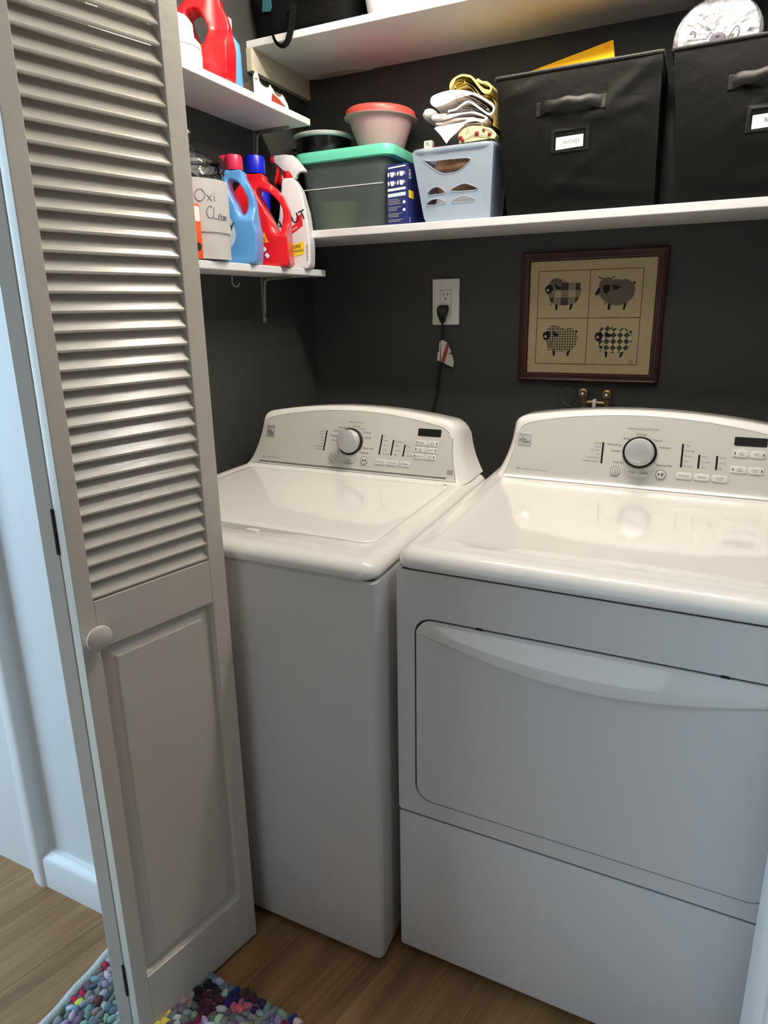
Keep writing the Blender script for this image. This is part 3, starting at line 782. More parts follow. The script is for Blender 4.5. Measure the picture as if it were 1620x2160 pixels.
bm = nb(); ring(bm, 0.0835, 0.0245, 0.0022, 0.0030, 0.001, 0.0014, lambda a, b, c: P(a, b, c), 14); prism(bm, [(0.0835, 0.0245), (0.0885, 0.0300), (0.0860, 0.0255)], 0.001, 0.0014, lambda a, b, c: P(a, b, c)); obj('sensor_mark', bm, 'ink', con)
bt = [('Dry Temp', .0048, .459, .039), ('Dryness', .0048, .495, .039), ('Wrinkle', .0042, .5305, .041), ('Guard', .0042, .5305, .0365), ('Less', .0042, .568, .0997), ('Time', .0042, .568, .0953), ('More', .0042, .597, .0997), ('Time', .0042, .597, .0953), ('Cycle', .0042, .567, .0642), ('Signal', .0042, .567, .0598), ('Control', .0042, .596, .0642), ('Lock', .0042, .596, .0598)]
bm = nb(); put_text(bm, bt, lambda a, b: P(a, b, 0.0036)); put_text(bm, [('TIMED CYCLES', 0.0066, 0.362, 0.037)], lambda a, b: P(a, b, 0.0043)); obj('button_text', bm, 'ink_dark', con, kind='stuff')

# ================================================================== SHELVES
bs = thing('wall_shelf', 'long white shelf on the back wall carrying the tote, basket and black bins', 'shelf', (0, 0.9, 1.536))
obj('board', B(XL, XR-0.002, 0.776, D, 1.536, 1.5575, 0.002), 'shelf', bs)
us = thing('wall_shelf', 'upper white shelf near the ceiling with the black bag on it', 'shelf', (0, 0.9, 2.0434))
obj('board', B(XL, XR-0.002, 0.732, D, 2.0434, 2.0625, 0.002), 'shelf', us)
obj('ledger', B(XL, XL+0.020, 0.728, D, 1.985, 2.0434, 0.002), 'ledger', us)
bm = nb(); prism(bm, [(-0.72, 0), (-0.70, 0.010), (-0.66, 0.016), (-0.58, 0.016), (-0.54, 0.008), (-0.52, 0), (-0.745, 0), (-0.745, -0.04), (-0.735, -0.04)][:6], 0, -0.003, lambda a, b, c: (a, D-0.002-b*2.4, 2.0432+c)); obj('bracket_plate', bm, 'ledger', us)
def strap_bracket(par, x0, y, zt, drop, out, wd=0.016):
    """pressed-steel shelf bracket on the left wall: a wall leg and a shelf leg with a folded rib"""
    t = 0.0022
    bm = nb(); box(bm, x0, x0+t, y-wd/2, y+wd/2, zt-drop, zt-0.003, 0.0008, 1)
    lathe(bm, [(0.0035, 0), (0.004, 0.0015), (0.002, 0.003)], 10, lambda a, b, c: (x0+t+c, y+a, zt-drop*0.93+b))
    obj('wall_leg', bm, 'steel', par)
    bm = nb(); box(bm, x0, x0+out, y-wd/2, y+wd/2, zt-0.003, zt-0.0003, 0.0008, 1); obj('shelf_leg', bm, 'steel', par)
    bm = nb(); pts = spline([(x0+0.004, y, zt-drop*0.80), (x0+0.006, y, zt-drop*0.45), (x0+0.010, y, zt-0.02), (x0+0.02, y, zt-0.008), (x0+out*0.55, y, zt-0.005), (x0+out*0.85, y, zt-0.0035)], 6)
    tube(bm, pts, 0.0045, 8); obj('rib', bm, 'steel', par, 60)
ls = thing('wall_shelf', 'lower narrow white shelf on the left wall holding the laundry bottles', 'shelf', (-0.68, 0.5, 1.430))
obj('board', B(XL, -0.606, 0.02, 0.855, 1.430, 1.449, 0.002), 'shelf', ls)
strap_bracket(ls, XL, 0.738, 1.430, 0.135, 0.11)
bm = nb(); hx, hy = -0.745, 0.565
tube(bm, spline([(hx, hy, 1.4305), (hx, hy, 1.416), (hx+0.001, hy-0.002, 1.409), (hx+0.004, hy+0.001, 1.401), (hx+0.009, hy+0.007, 1.398), (hx+0.013, hy+0.012, 1.402), (hx+0.013, hy+0.013, 1.409)], 5), 0.0013, 8); obj('cup_hook', bm, 'rim', ls, 60)
ul = thing('wall_shelf', 'upper narrow white shelf on the left wall holding the large red bottle', 'shelf', (-0.68, 0.45, 1.8355))
obj('board', B(XL, -0.590, 0.02, 0.772, 1.8355, 1.853, 0.002), 'shelf', ul)
strap_bracket(ul, XL, 0.745, 1.8355, 0.125, 0.12)

# ================================================================== LOWER LEFT SHELF: jar, bottles, spray
ZS = 1.4492
jar = thing('glass_jar', 'clear glass canister jar with a domed knob lid behind the handwritten paper sign', 'jar', (-0.680, 0.355, ZS))
jx, jy, sx, sy = -0.680, 0.343, 0.081, 0.082
Fj = lambda a, b, c: (jx+a, jy+b, ZS+c)
bm = nb(); lathe(bm, [(0.90, 0.0), (0.97, 0.004), (1.0, 0.014), (1.0, 0.185), (0.97, 0.197), (0.90, 0.205), (0.90, 0.210)], 40, Fj, True, True, sx, sy); obj('body', bm, 'glass', jar, 40)
bm = nb(); lathe(bm, [(0.88, 0.004), (0.95, 0.012), (0.95, 0.118), (0.3, 0.126), (0.0, 0.127)], 36, Fj, True, False, sx, sy); obj('washing_powder', bm, 'powder', jar, 40)
bm = nb(); lathe(bm, [(0.96, 0.2105), (1.0, 0.214), (0.99, 0.220), (0.90, 0.228), (0.72, 0.236), (0.45, 0.245), (0.26, 0.252), (0.16, 0.262), (0.15, 0.266)], 40, Fj, True, True, sx, sy); obj('lid', bm, 'glass', jar, 40)
bm = nb(); lathe(bm, [(0.012, 0.262), (0.011, 0.267), (0.016, 0.272), (0.019, 0.280), (0.019, 0.290), (0.014, 0.298), (0.0, 0.301)], 24, Fj); obj('lid_knob', bm, 'glass', jar, 40)
sign = thing('paper_sign', 'white paper sheet with handwritten pen words wrapped round the glass jar', 'paper sign', (-0.60, 0.36, ZS))
def cyl(a, z, k=1.0):   # a = angle about the jar, measured from +x towards -y
    return Vector((jx+(sx*k+0.0016)*math.cos(a), jy-(sy*k+0.0016)*math.sin(a), ZS+z))
def sheet(bm, a0, a1, z0, z1, k=1.0, n=26, sag=0.0):
    V = [[bm.verts.new(cyl(a0+(a1-a0)*i/n, z0+(z1-z0)*j/4+sag*math.sin(3*i/n+j), k)) for i in range(n+1)] for j in range(5)]
    for j in range(4):
        for i in range(n): bm.faces.new((V[j][i], V[j][i+1], V[j+1][i+1], V[j+1][i]))
    r_ = bmesh.ops.solidify(bm, geom=bm.faces[:], thickness=-0.0006)
bm = nb(); sheet(bm, R(-48), R(120), 0.064, 0.180, 1.07); obj('sheet', bm, 'paper', sign, 60)
bm = nb(); sheet(bm, R(-42), R(118), 0.004, 0.070, 1.03); obj('lower_sheet', bm, 'paper', sign, 60)
def strokes(lines, r=0.0007):
    bm = nb()
    for ln in lines:
        tube(bm, [cyl(-a/0.088+R(52), z, 1.078) for a, z in [(p.x, p.y) for p in spline([(x, y, 0) for x, y in ln], 4)]], r, 5)
    return bm
def hand(o, s, ls_): return [[(o[0]+x*s, o[1]+y*s) for x, y in l] for l in ls_]
O_ = [[(0.55, 1.0), (0.2, 0.85), (0.02, 0.45), (0.2, 0.05), (0.55, 0.0), (0.85, 0.3), (0.88, 0.7), (0.6, 1.0)]]
X_ = [[(0.0, 0.55), (0.5, 0.0)], [(0.5, 0.55), (0.0, 0.0)]]
I_ = [[(0.1, 0.5), (0.12, 0.0)], [(0.1, 0.72), (0.11, 0.76)]]
C_ = [[(0.6, 0.9), (0.35, 1.0), (0.1, 0.7), (0.05, 0.3), (0.25, 0.0), (0.6, 0.08)]]
L_l = [[(0.1, 1.0), (0.08, 0.5), (0.06, 0.02), (0.5, 0.04)]]
e_ = [[(0.05, 0.25), (0.4, 0.3), (0.35, 0.5), (0.12, 0.45), (0.05, 0.15), (0.2, 0.0), (0.45, 0.08)]]
a_ = [[(0.4, 0.45), (0.1, 0.4), (0.05, 0.1), (0.25, 0.0), (0.4, 0.4), (0.45, 0.0)]]
n_ = [[(0.05, 0.45), (0.08, 0.0), (0.1, 0.3), (0.3, 0.45), (0.4, 0.2), (0.42, 0.0)]]
W = []
W += hand((0.012, 0.130), 0.026, O_)+hand((0.040, 0.131), 0.024, X_)+hand((0.057, 0.131), 0.024, I_)
W += hand((0.036, 0.094), 0.026, C_)+hand((0.053, 0.093), 0.024, L_l)+hand((0.066, 0.092), 0.024, e_)+hand((0.077, 0.092), 0.022, a_)+hand((0.088, 0.092), 0.022, n_)
obj('handwriting', strokes(W), 'pencil', sign, kind='stuff')
ob = thing('detergent_box', 'orange and white box standing partly hidden behind the louvered door edge', 'box', (-0.60, 0.235, ZS))
obj('body', B(-0.665, -0.588, 0.215, 0.262, ZS, ZS+0.118, 0.004), 'orange', ob, 40)
bm = nb(); prism(bm, rrect(0.220, 0.257, ZS+0.080, ZS+0.112, 0.003, 3), 0, 0.0008, lambda y, z, c: (-0.588+c, y, z)); obj('label_panel', bm, 'white_ink', ob)
bm = nb(); prism(bm, circ(0.246, ZS+0.026, 0.009, 20), 0, 0.0008, lambda y, z, c: (-0.588+c, y, z)); obj('emblem', bm, 'felt_black', ob)

def bottle(name, label, cen, ang, outline, hole, th, cap, capmat, body, group=None, hw=(0.045, 0.5), neck_r=0.021, spout=None, z0=ZS):
    a = R(ang); d = Vector((math.cos(a), math.sin(a), 0)); nrm = Vector((d.y, -d.x, 0)); O = Vector((cen[0], cen[1], 0))
    F = lambda w_, z, t: O+d*w_+nrm*t+Vector((0, 0, z))
    t_ = thing(name, label, 'bottle', (cen[0], cen[1], z0), group)
    bm = nb(); slab_holes(bm, outline, [hole] if hole else [], -th/2, th/2, F)
    ztop = max(p[1] for p in outline); hx0, hz = hw
    def shape(co):
        q = co-O; w_ = q.dot(d); t = q.dot(nrm); z = co.z
        # handle region is slimmer, the shoulders draw in to the neck
        f = 1.0
        if hole:
            k = min(1, max(0, (w_-hx0)/0.03))*min(1, max(0, (z-hz)/0.03)); f = 1-0.60*k
        kz = min(1, max(0, (z-(ztop-0.075))/0.055)); f = min(f, 1-(1-2*neck_r/th)*kz)
        # rounded body corners
        zb_ = z-z0
        return O+d*w_+nrm*(t*f)+Vector((0, 0, z))
    b2 = remesh(bm, 0.0030, 6, 1, shape)
    zmin = min(v.co.z for v in b2.verts)
    for v in b2.verts:
        if v.co.z < zmin+0.002: v.co.z = z0
    body_o = obj('body', b2, body, t_, 60)
    cw = cap[0]; cz0, cz1, cr = cap[1], cap[2], cap[3]
    bm = nb(); lathe(bm, [(cr*0.98, 0), (cr, 0.003), (cr*0.985, (cz1-cz0)*0.8), (cr*0.9, (cz1-cz0)*0.96), (cr*0.8, cz1-cz0), (0, cz1-cz0)], 40, lambda x, y, z: F(cw+x, cz0+z, y)); cp = obj('cap', bm, capmat, t_, 35)
    if spout:
        bm = nb(); prism(bm, spout, -0.010, 0.010, lambda x, z, t: F(x, z, t), 0.003); obj('pouring_lip', bm, capmat, cp, 40)
    return t_, body_o, F, d, nrm, O
def sm2(pts, k=5): return [(p.x, p.y) for p in spline([(x, y, 0) for x, y in pts], k, True)]
bl_out = [(-0.068, ZS), (0.0, ZS), (0.090, ZS), (0.0945, 1.456), (0.0985, 1.492), (0.099, 1.530), (0.0945, 1.545), (0.094, 1.560), (0.0955, 1.585), (0.093, 1.608), (0.083, 1.637), (0.070, 1.660), (0.067, 1.676), (0.022, 1.677), (0.020, 1.660), (-0.010, 1.640), (-0.045, 1.600), (-0.066, 1.540), (-0.072, 1.480)]
bl_hole = sm2([(0.030, 1.654), (0.054, 1.648), (0.069, 1.628), (0.076, 1.605), (0.075, 1.582), (0.068, 1.566), (0.058, 1.574), (0.043, 1.604), (0.031, 1.632)], 4)
blue, bbody, Fb, d_, n_b, O_b = bottle('fabric_softener_bottle', 'sky blue softener bottle with a pink cap beside the glass jar', (-0.690, 0.468), 20, bl_out, bl_hole, 0.074, (0.042, 1.677, 1.713, 0.0225), 'pink_plastic', 'blue_plastic', hw=(0.045, 1.555), spout=[(0.006, 1.712), (0.024, 1.714), (0.024, 1.694), (0.016, 1.698)])
bv = bvh_of(bbody)
lab = sm2([(-0.03, 1.60), (0.0, 1.605), (0.026, 1.572), (0.040, 1.549), (0.046, 1.522), (0.038, 1.498), (0.015, 1.480), (-0.03, 1.478)], 4)
obj('label_patch', stick(poly_fill(lab), bv, O_b, d_, (0, 0, 1), 0.0008), 'label_lt', blue, 60)
obj('label_text', stick(flat_text([('Downy', 0.034, -0.006, 1.545)]), bv, O_b, d_, (0, 0, 1), 0.0016), 'black_ink', blue, kind='stuff')
bm = poly_fill(circ(0.016, 1.508, 0.015, 20, 0.017)); obj('baby_picture', stick(bm, bv, O_b, d_, (0, 0, 1), 0.0014), 'brown_cloth', blue)
bm = poly_fill(circ(0.014, 1.506, 0.0085, 18, 0.010)); obj('picture_face', stick(bm, bv, O_b, d_, (0, 0, 1), 0.0020), 'pink_clear', blue)
rd_out = [(-0.070, ZS), (0.0, ZS), (0.092, ZS), (0.0965, 1.458), (0.0950, 1.494), (0.0935, 1.531), (0.0985, 1.564), (0.0975, 1.598), (0.083, 1.634), (0.058, 1.660), (0.036, 1.674), (0.033, 1.690), (-0.020, 1.692), (-0.024, 1.676), (-0.045, 1.650), (-0.066, 1.600), (-0.074, 1.520)]
rd_hole = sm2([(0.012, 1.648), (0.038, 1.647), (0.065, 1.627), (0.080, 1.599), (0.079, 1.570), (0.071, 1.534), (0.052, 1.566), (0.031, 1.608)], 4)
red, rbody, Fr, d_, n_b, O_b = bottle('detergent_bottle', 'red laundry detergent bottle with a royal blue cap on the lower left shelf', (-0.686, 0.614), 20, rd_out, rd_hole, 0.080, (0.006, 1.692, 1.738, 0.0285), 'blue_cap', 'red_plastic', hw=(0.045, 1.53), neck_r=0.026)
bv = bvh_of(rbody)
obj('label_band', stick(poly_fill([(-0.03, 1.510), (0.043, 1.512), (0.033, 1.537), (-0.03, 1.540)]), bv, O_b, d_, (0, 0, 1), 0.0008), 'orange_lab', red)
obj('label_text', stick(flat_text([('FIGHTING', 0.009, 0.027, 1.532, 'RIGHT'), ('POWER', 0.014, 0.034, 1.519, 'RIGHT')]), bv, O_b, d_, (0, 0, 1), 0.0016), 'black_ink', red, kind='stuff')
obj('label_patch', stick(poly_fill([(-0.03, 1.466), (0.050, 1.466), (0.040, 1.497), (-0.03, 1.505)]), bv, O_b, d_, (0, 0, 1), 0.0008), 'magenta_lab', red)
obj('splash_mark', stick(poly_fill(sm2([(0.012, 1.497), (0.020, 1.504), (0.032, 1.500), (0.036, 1.493), (0.028, 1.488), (0.018, 1.490)], 3)), bv, O_b, d_, (0, 0, 1), 0.0016), 'white_ink', red)
obj('splash_mark', stick(poly_fill([(0.030, 1.479), (0.036, 1.486), (0.044, 1.478), (0.038, 1.470)]), bv, O_b, d_, (0, 0, 1), 0.0016), 'white_ink', red)
# blue bottle standing behind, only its shoulder shows
bb = thing('cleaner_bottle', 'dark blue bottle mostly hidden between the red bottle and the white spray', 'bottle', (-0.722, 0.700, ZS))
bm = nb(); lathe(bm, [(0.028, 0), (0.030, 0.004), (0.030, 0.20), (0.027, 0.222), (0.016, 0.240), (0.014, 0.246), (0, 0.246)], 30, lambda a, b, c: (-0.729+a, 0.700+b, ZS+c)); obj('body', bm, 'blue_cap', bb, 40)
bm = nb(); lathe(bm, [(0.016, 0.2462), (0.016, 0.272), (0.012, 0.276), (0, 0.276)], 24, lambda a, b, c: (-0.729+a, 0.700+b, ZS+c)); obj('cap', bm, 'blue_cap', bb, 40)
# black bottle with red trigger behind the spray
kb = thing('cleaner_bottle', 'black cleaner bottle with a colourful label seen through the red bottle handle', 'bottle', (-0.722, 0.812, ZS))
bm = nb(); lathe(bm, [(0.033, 0), (0.036, 0.005), (0.036, 0.165), (0.028, 0.200), (0.014, 0.222), (0.014, 0.245), (0, 0.245)], 30, lambda a, b, c: (-0.722+a, 0.812+b, ZS+c)); kbo = obj('body', bm, 'black_gloss', kb, 40)
bm = nb(); lathe(bm, [(0.017, 0.2455), (0.018, 0.262), (0.012, 0.275), (0, 0.276)], 24, lambda a, b, c: (-0.722+a, 0.812+b, ZS+c)); obj('cap', bm, 'red_plastic', kb, 40)
bvk = bvh_of(kbo)
obj('label_patch', stick(poly_fill(circ(-0.006, 1.525, 0.020, 24, 0.024)), bvk, (-0.722, 0.812, 0), Vector((math.cos(R(15)), math.sin(R(15)), 0)), (0, 0, 1), 0.0008), 'orange_lab', kb)
obj('label_patch', stick(poly_fill(circ(-0.004, 1.516, 0.013, 20, 0.013)), bvk, (-0.722, 0.812, 0), Vector((math.cos(R(15)), math.sin(R(15)), 0)), (0, 0, 1), 0.0014), 'blue_cap', kb)
# stain remover spray
spc = (-0.650, 0.745); sp = thing('spray_bottle', 'white stain remover spray bottle with a red collar at the shelf end', 'spray bottle', (*spc, ZS))
a = R(15); d_ = Vector((math.cos(a), math.sin(a), 0)); n_b = Vector((d_.y, -d_.x, 0)); O_b = Vector((*spc, 0))
Fs = lambda w_, z, t: O_b+d_*w_+n_b*t+Vector((0, 0, z))
so = [(-0.040, ZS), (0.0, ZS), (0.050, ZS), (0.0565, 1.456), (0.0590, 1.490), (0.0595, 1.523), (0.057, 1.550), (0.051, 1.605), (0.038, 1.662), (0.022, 1.690), (0.012, 1.698), (-0.014, 1.698), (-0.021, 1.690), (-0.025, 1.650), (-0.030, 1.600), (-0.045, 1.540), (-0.046, 1.470)]
bm = nb(); prism(bm, so, -0.029, 0.029, Fs)
def sshape(co):
    q = co-O_b; t = q.dot(n_b); k = min(1, max(0, (co.z-1.60)/0.1)); return O_b+d_*q.dot(d_)+n_b*(t*(1-0.45*k))+Vector((0, 0, co.z))
b2 = remesh(bm, 0.003, 5, 1, sshape)
for v in b2.verts:
    if v.co.z < ZS+0.003: v.co.z = ZS
sbody = obj('body', b2, 'white_plastic', sp, 60); bv = bvh_of(sbody)
bm = nb(); lathe(bm, [(0.0125, 1.696), (0.0135, 1.698), (0.0125, 1.717), (0.0, 1.717)], 26, lambda x, y, z: Fs(-0.005+x, z, y)); obj('collar', bm, 'red_plastic', sp, 40)
head = [(-0.043, 1.760), (-0.010, 1.7615), (0.014, 1.758), (0.024, 1.750), (0.049, 1.719), (0.048, 1.714), (0.030, 1.715), (0.023, 1.708), (0.020, 1.697), (0.010, 1.697), (0.006, 1.7165), (-0.018, 1.7165), (-0.030, 1.737), (-0.043, 1.740)]
bm = nb(); prism(bm, head, -0.0105, 0.0105, Fs, 0.003); bmesh.ops.bevel(bm, geom=[e for e in bm.edges if len(e.link_faces) == 2 and e.calc_face_angle(0) > 1.2][:40], offset=0.001, segments=1, affect='EDGES'); obj('sprayer_head', bm, 'white_plastic', sp, 30)
bm = nb(); lathe(bm, [(0.009, -0.0435), (0.010, -0.045), (0.010, -0.053), (0.006, -0.055), (0, -0.055)], 20, lambda x, y, z: Fs(z, 1.7500+y, x)); obj('nozzle', bm, 'red_plastic', sp, 40)
bm = nb(); prism(bm, [(-0.036, 1.736), (-0.027, 1.736), (-0.030, 1.715), (-0.040, 1.690), (-0.047, 1.684), (-0.046, 1.694), (-0.040, 1.712)], -0.006, 0.006, Fs, 0.002); obj('trigger', bm, 'red_plastic', sp, 40)
UPZ = (0, 0, 1)
obj('label_text', stick(flat_text([('SHOUT', 0.036, -0.004, 1.577, 'CENTER', 0.38)]), bv, O_b, d_, UPZ, 0.0016), 'black_ink', sp, kind='stuff')
obj('label_banner', stick(poly_fill([(-0.030, 1.520), (0.040, 1.566), (0.0385, 1.600), (0.022, 1.590), (0.018, 1.572), (-0.030, 1.545)]), bv, O_b, d_, UPZ, 0.0008), 'red_lab', sp)
obj('label_text', stick(flat_text([('Triple-Acting', 0.0085, 0.004, 1.553, 'CENTER', 0.55)]), bv, O_b, d_, UPZ, 0.0016), 'white_ink', sp, kind='stuff')
obj('label_panel', stick(poly_fill([(-0.035, 1.476), (0.041, 1.488), (0.043, 1.524), (-0.035, 1.508)]), bv, O_b, d_, UPZ, 0.0008), 'yellow_lab', sp)
obj('label_text', stick(flat_text([('2X MORE', 0.0125, 0.006, 1.508, 'CENTER', 0.14), ('CONCENTRATED', 0.0092, 0.004, 1.495, 'CENTER', 0.14)]), bv, O_b, d_, UPZ, 0.0016), 'black_ink', sp, kind='stuff')
obj('label_text', stick(flat_text([('STAIN REMOVER', 0.006, 0.0505, 1.492, 'CENTER', math.pi/2)]), bv, O_b, d_, UPZ, 0.0012), 'black_ink', sp, kind='stuff')

# ================================================================== UPPER LEFT SHELF
ZU = 1.8532
ur_out = [(-0.075, ZU), (0.0, ZU), (0.070, ZU), (0.0755, 1.862), (0.0790, 1.900), (0.0815, 1.940), (0.0805, 1.968), (0.074, 1.992), (0.064, 2.008), (0.061, 2.026), (0.020, 2.030), (-0.012, 2.024), (-0.040, 1.995), (-0.068, 1.940), (-0.078, 1.880)]
ur_hole = sm2([(-0.014, 1.994), (0.008, 2.002), (0.026, 1.984), (0.035, 1.958), (0.027, 1.930), (0.013, 1.920), (0.0, 1.945), (-0.010, 1.970)], 4)
ur, ubody, Fu, du, nu, Ou = bottle('detergent_bottle', 'large red detergent bottle on the upper left shelf under the ceiling', (-0.668, 0.400), 20, ur_out, ur_hole, 0.078, (0.022, 2.029, 2.072, 0.027), 'blue_cap', 'red_plastic', hw=(0.02, 1.93), neck_r=0.028, z0=ZU)
bv = bvh_of(ubody)
obj('label_band', stick(poly_fill([(-0.03, 1.913), (0.013, 1.911), (0.019, 1.937), (-0.03, 1.938)]), bv, Ou, du, UPZ, 0.0010), 'orange_lab', ur)
obj('label_patch', stick(poly_fill([(-0.030, 1.945), (-0.012, 1.945), (-0.008, 1.968), (-0.024, 1.975)]), bv, Ou, du, UPZ, 0.0010), 'white_ink', ur)
tub = thing('plastic_tub', 'stepped white plastic tub with a small knob beside the large red bottle', 'tub', (-0.655, 0.300, ZU))
tf = lambda a, b, c: (-0.655+a, 0.294+b, ZU+c)
bm = nb(); lathe(bm, [(0.060, 0.0), (0.063, 0.004), (0.064, 0.030), (0.062, 0.032), (0.062, 0.036), (0.064, 0.038), (0.062, 0.050), (0.055, 0.0575), (0.040, 0.060)], 44, tf); obj('lower_tub', bm, 'white_plastic', tub, 35)
bm = nb(); lathe(bm, [(0.047, 0.0602), (0.049, 0.063), (0.049, 0.074), (0.0475, 0.076), (0.0475, 0.079), (0.049, 0.081), (0.048, 0.090), (0.040, 0.101), (0.028, 0.106), (0.0, 0.108)], 40, tf); obj('upper_tub', bm, 'white_plastic', tub, 35)
bm = nb(); lathe(bm, [(0.007, 0.1075), (0.007, 0.113), (0.011, 0.116), (0.011, 0.122), (0.006, 0.125), (0, 0.1255)], 20, tf); obj('knob', bm, 'white_plastic', tub, 40)
lb = thing('cleaner_bottle', 'slim pale blue bottle peeking out behind the large red bottle', 'bottle', (-0.660, 0.498, ZU))
bm = nb(); lathe(bm, [(0.030, 0), (0.033, 0.005), (0.032, 0.090), (0.030, 0.110), (0.012, 0.135), (0.011, 0.142), (0, 0.142)], 30, lambda a, b, c: (-0.655+a, 0.496+b, ZU+c)); obj('body', bm, 'blue_plastic', lb, 40)
bm = nb(); lathe(bm, [(0.014, 0.1425), (0.014, 0.165), (0.010, 0.168), (0, 0.168)], 24, lambda a, b, c: (-0.655+a, 0.496+b, ZU+c)); obj('cap', bm, 'label_lt', lb, 40)
# opened cardboard wrapper with round cut-outs
ct = thing('card_carton', 'torn white card carton with brown cut-outs and a red band on the upper left shelf', 'carton', (-0.655, 0.62, ZU))
cx_ = lambda y, z, c: (-0.615-c, y, ZU+z)
arc = lambda yc, zc_, ry, rz: [(yc-ry*math.cos(R(a)), zc_-rz*math.sin(R(a))) for a in range(0, 181, 20)]
top = [(0.542, 0.050), (0.552, 0.063), (0.561, 0.050)]+arc(0.590, 0.049, 0.024, 0.012)+[(0.622, 0.044)]+arc(0.650, 0.040, 0.020, 0.010)+[(0.678, 0.034), (0.694, 0.024), (0.702, 0.010), (0.703, 0.0)]
bm = nb(); prism(bm, [(0.542, 0.0)]+top, 0, 0.0016, cx_); obj('front_flap', bm, 'cardboard', ct)
bm = nb(); box(bm, -0.700, -0.6170, 0.548, 0.698, ZU, ZU+0.044, 0.010); obj('inner_tray', bm, 'brown_card', ct, 40)
bm = nb(); prism(bm, [(0.615, 0.003), (0.688, 0.002), (0.684, 0.012), (0.655, 0.024), (0.622, 0.031)], -0.001, 0.0, cx_); obj('red_band', bm, 'tagred', ct)
bm = nb(); prism(bm, [(0.545, 0.046), (0.552, 0.062), (0.560, 0.048)], -0.004, -0.001, cx_); obj('folded_corner', bm, 'cardboard', ct)

# ================================================================== BACK SHELF: tote, pot, bowl, box, basket, towels, bins
ZK = 1.5577
tote = thing('storage_tote', 'clear plastic storage tote with a seafoam green lid on the back shelf', 'storage tote', (-0.505, 0.90, ZK))
def wallbox(bm, b, t, z0, z1, th, r=0.025, n=5, side=6):
    """thin-walled tapering tub: outer loops up, inner loops down"""
    loops = []
    for k in range(5):
        q = k/4; z = z0+(z1-z0)*q
        loops.append([(x, y, z) for x, y in rrect(*[b[i]+(t[i]-b[i])*q for i in range(4)], r, n, side)])
    for k in range(4, -1, -1):
        q = k/4; z = max(z0+th, z0+(z1-z0)*q)
        g = [b[i]+(t[i]-b[i])*q for i in range(4)]
        loops.append([(x, y, z) for x, y in rrect(g[0]+th, g[1]-th, g[2]+th, g[3]-th, r-th*0.5, n, side)])
    skin(bm, loops, True, True, True)
bm = nb(); wallbox(bm, (-0.632, -0.376, 0.812, 1.010), (-0.652, -0.366, 0.796, 1.030), ZK, 1.752, 0.002); obj('tub', bm, 'tote', tote, 45)
bm = nb(); loops = []
for ins, z in ((0.0, 1.742), (-0.004, 1.744), (-0.006, 1.760), (-0.004, 1.7695), (0.004, 1.7725), (0.014, 1.7725), (0.018, 1.769), (0.024, 1.769)):
    loops.append([(x, y, z) for x, y in rrect(-0.662+ins, -0.352-ins, 0.789+ins, 1.034-ins, 0.032, 7, 6)])
skin(bm, loops, True, True, True); obj('lid', bm, 'teal_lid', tote, 45)
bm = nb(); box(bm, -0.640, -0.380, 0.8015, 0.8035, 1.672, 1.6745, 0.0005, 1); obj('moulded_ridge', bm, 'white_plastic', tote)
gb = thing('plastic_bowl', 'lime green bowl seen through the wall of the clear tote', 'bowl', (-0.578, 0.87, ZK))
bm = nb(); lathe(bm, [(0.034, 0.003), (0.045, 0.006), (0.056, 0.05), (0.060, 0.080), (0.062, 0.082), (0.058, 0.082), (0.053, 0.05), (0.042, 0.009), (0, 0.008)], 36, lambda a, b, c: (-0.562+a, 0.878+b, ZK+c), True, False); obj('body', bm, 'green', gb, 40)

pot = thing('cooking_pot', 'black pot with a pale steel rim standing on the tote lid behind the lidded bowl', 'pot', (-0.636, 0.926, 1.7727))
Fp = lambda a, b, c: (-0.636+a, 0.926+b, 1.7728+c)
bm = nb(); lathe(bm, [(0.066, 0.0), (0.076, 0.004), (0.082, 0.012), (0.0855, 0.060), (0.0825, 0.060), (0.079, 0.013), (0.0, 0.006)], 56, Fp, True, False); obj('body', bm, 'pot', pot, 40)
bm = nb(); lathe(bm, [(0.0850, 0.0560), (0.0885, 0.0565), (0.0925, 0.0600), (0.0935, 0.0665), (0.0900, 0.0690), (0.0850, 0.0640)], 56, Fp, False, False); obj('rim', bm, 'rim', pot, 60)
bm = nb(); box(bm, -0.012, 0.012, -0.112, -0.086, 0.040, 0.046, 0.0025, 2, lambda x, y, z: Fp(y, x, z)); obj('handle', bm, 'pot', pot, 40)
bowl = thing('plastic_bowl', 'translucent bowl with a coral red lid standing on the tote lid', 'bowl', (-0.432, 0.90, 1.769))
tb = R(4.0)
def Fo(a, b, c):
    return Vector((-0.430+a*math.cos(tb)-c*math.sin(tb)*0.3, 0.905+b, 1.7745+c-a*math.sin(tb)*0.6-0.0))
bm = nb(); lathe(bm, [(0.058, 0.0), (0.064, 0.003), (0.070, 0.018), (0.086, 0.060), (0.092, 0.081), (0.1055, 0.0845), (0.1065, 0.087), (0.089, 0.087), (0.083, 0.060), (0.067, 0.019), (0.0, 0.005)], 48, Fo, True, False); obj('body', bm, 'pink_clear', bowl, 40)
bm = nb(); lathe(bm, [(0.094, 0.0875), (0.1010, 0.0880), (0.1015, 0.096), (0.0995, 0.104), (0.093, 0.1085), (0.084, 0.110), (0.080, 0.106), (0.0, 0.106)], 48, Fo, True, False); obj('lid', bm, 'red_lid', bowl, 40)
rj = thing('red_jar', 'dark red jar with a flat lid behind the coral lidded bowl', 'jar', (-0.330, 0.975, ZK))
bm = nb(); lathe(bm, [(0.036, 0), (0.040, 0.004), (0.040, 0.195), (0.038, 0.205), (0.038, 0.208)], 32, lambda a, b, c: (-0.298+a, 0.990+b, ZK+c)); obj('body', bm, 'maroon', rj, 40)
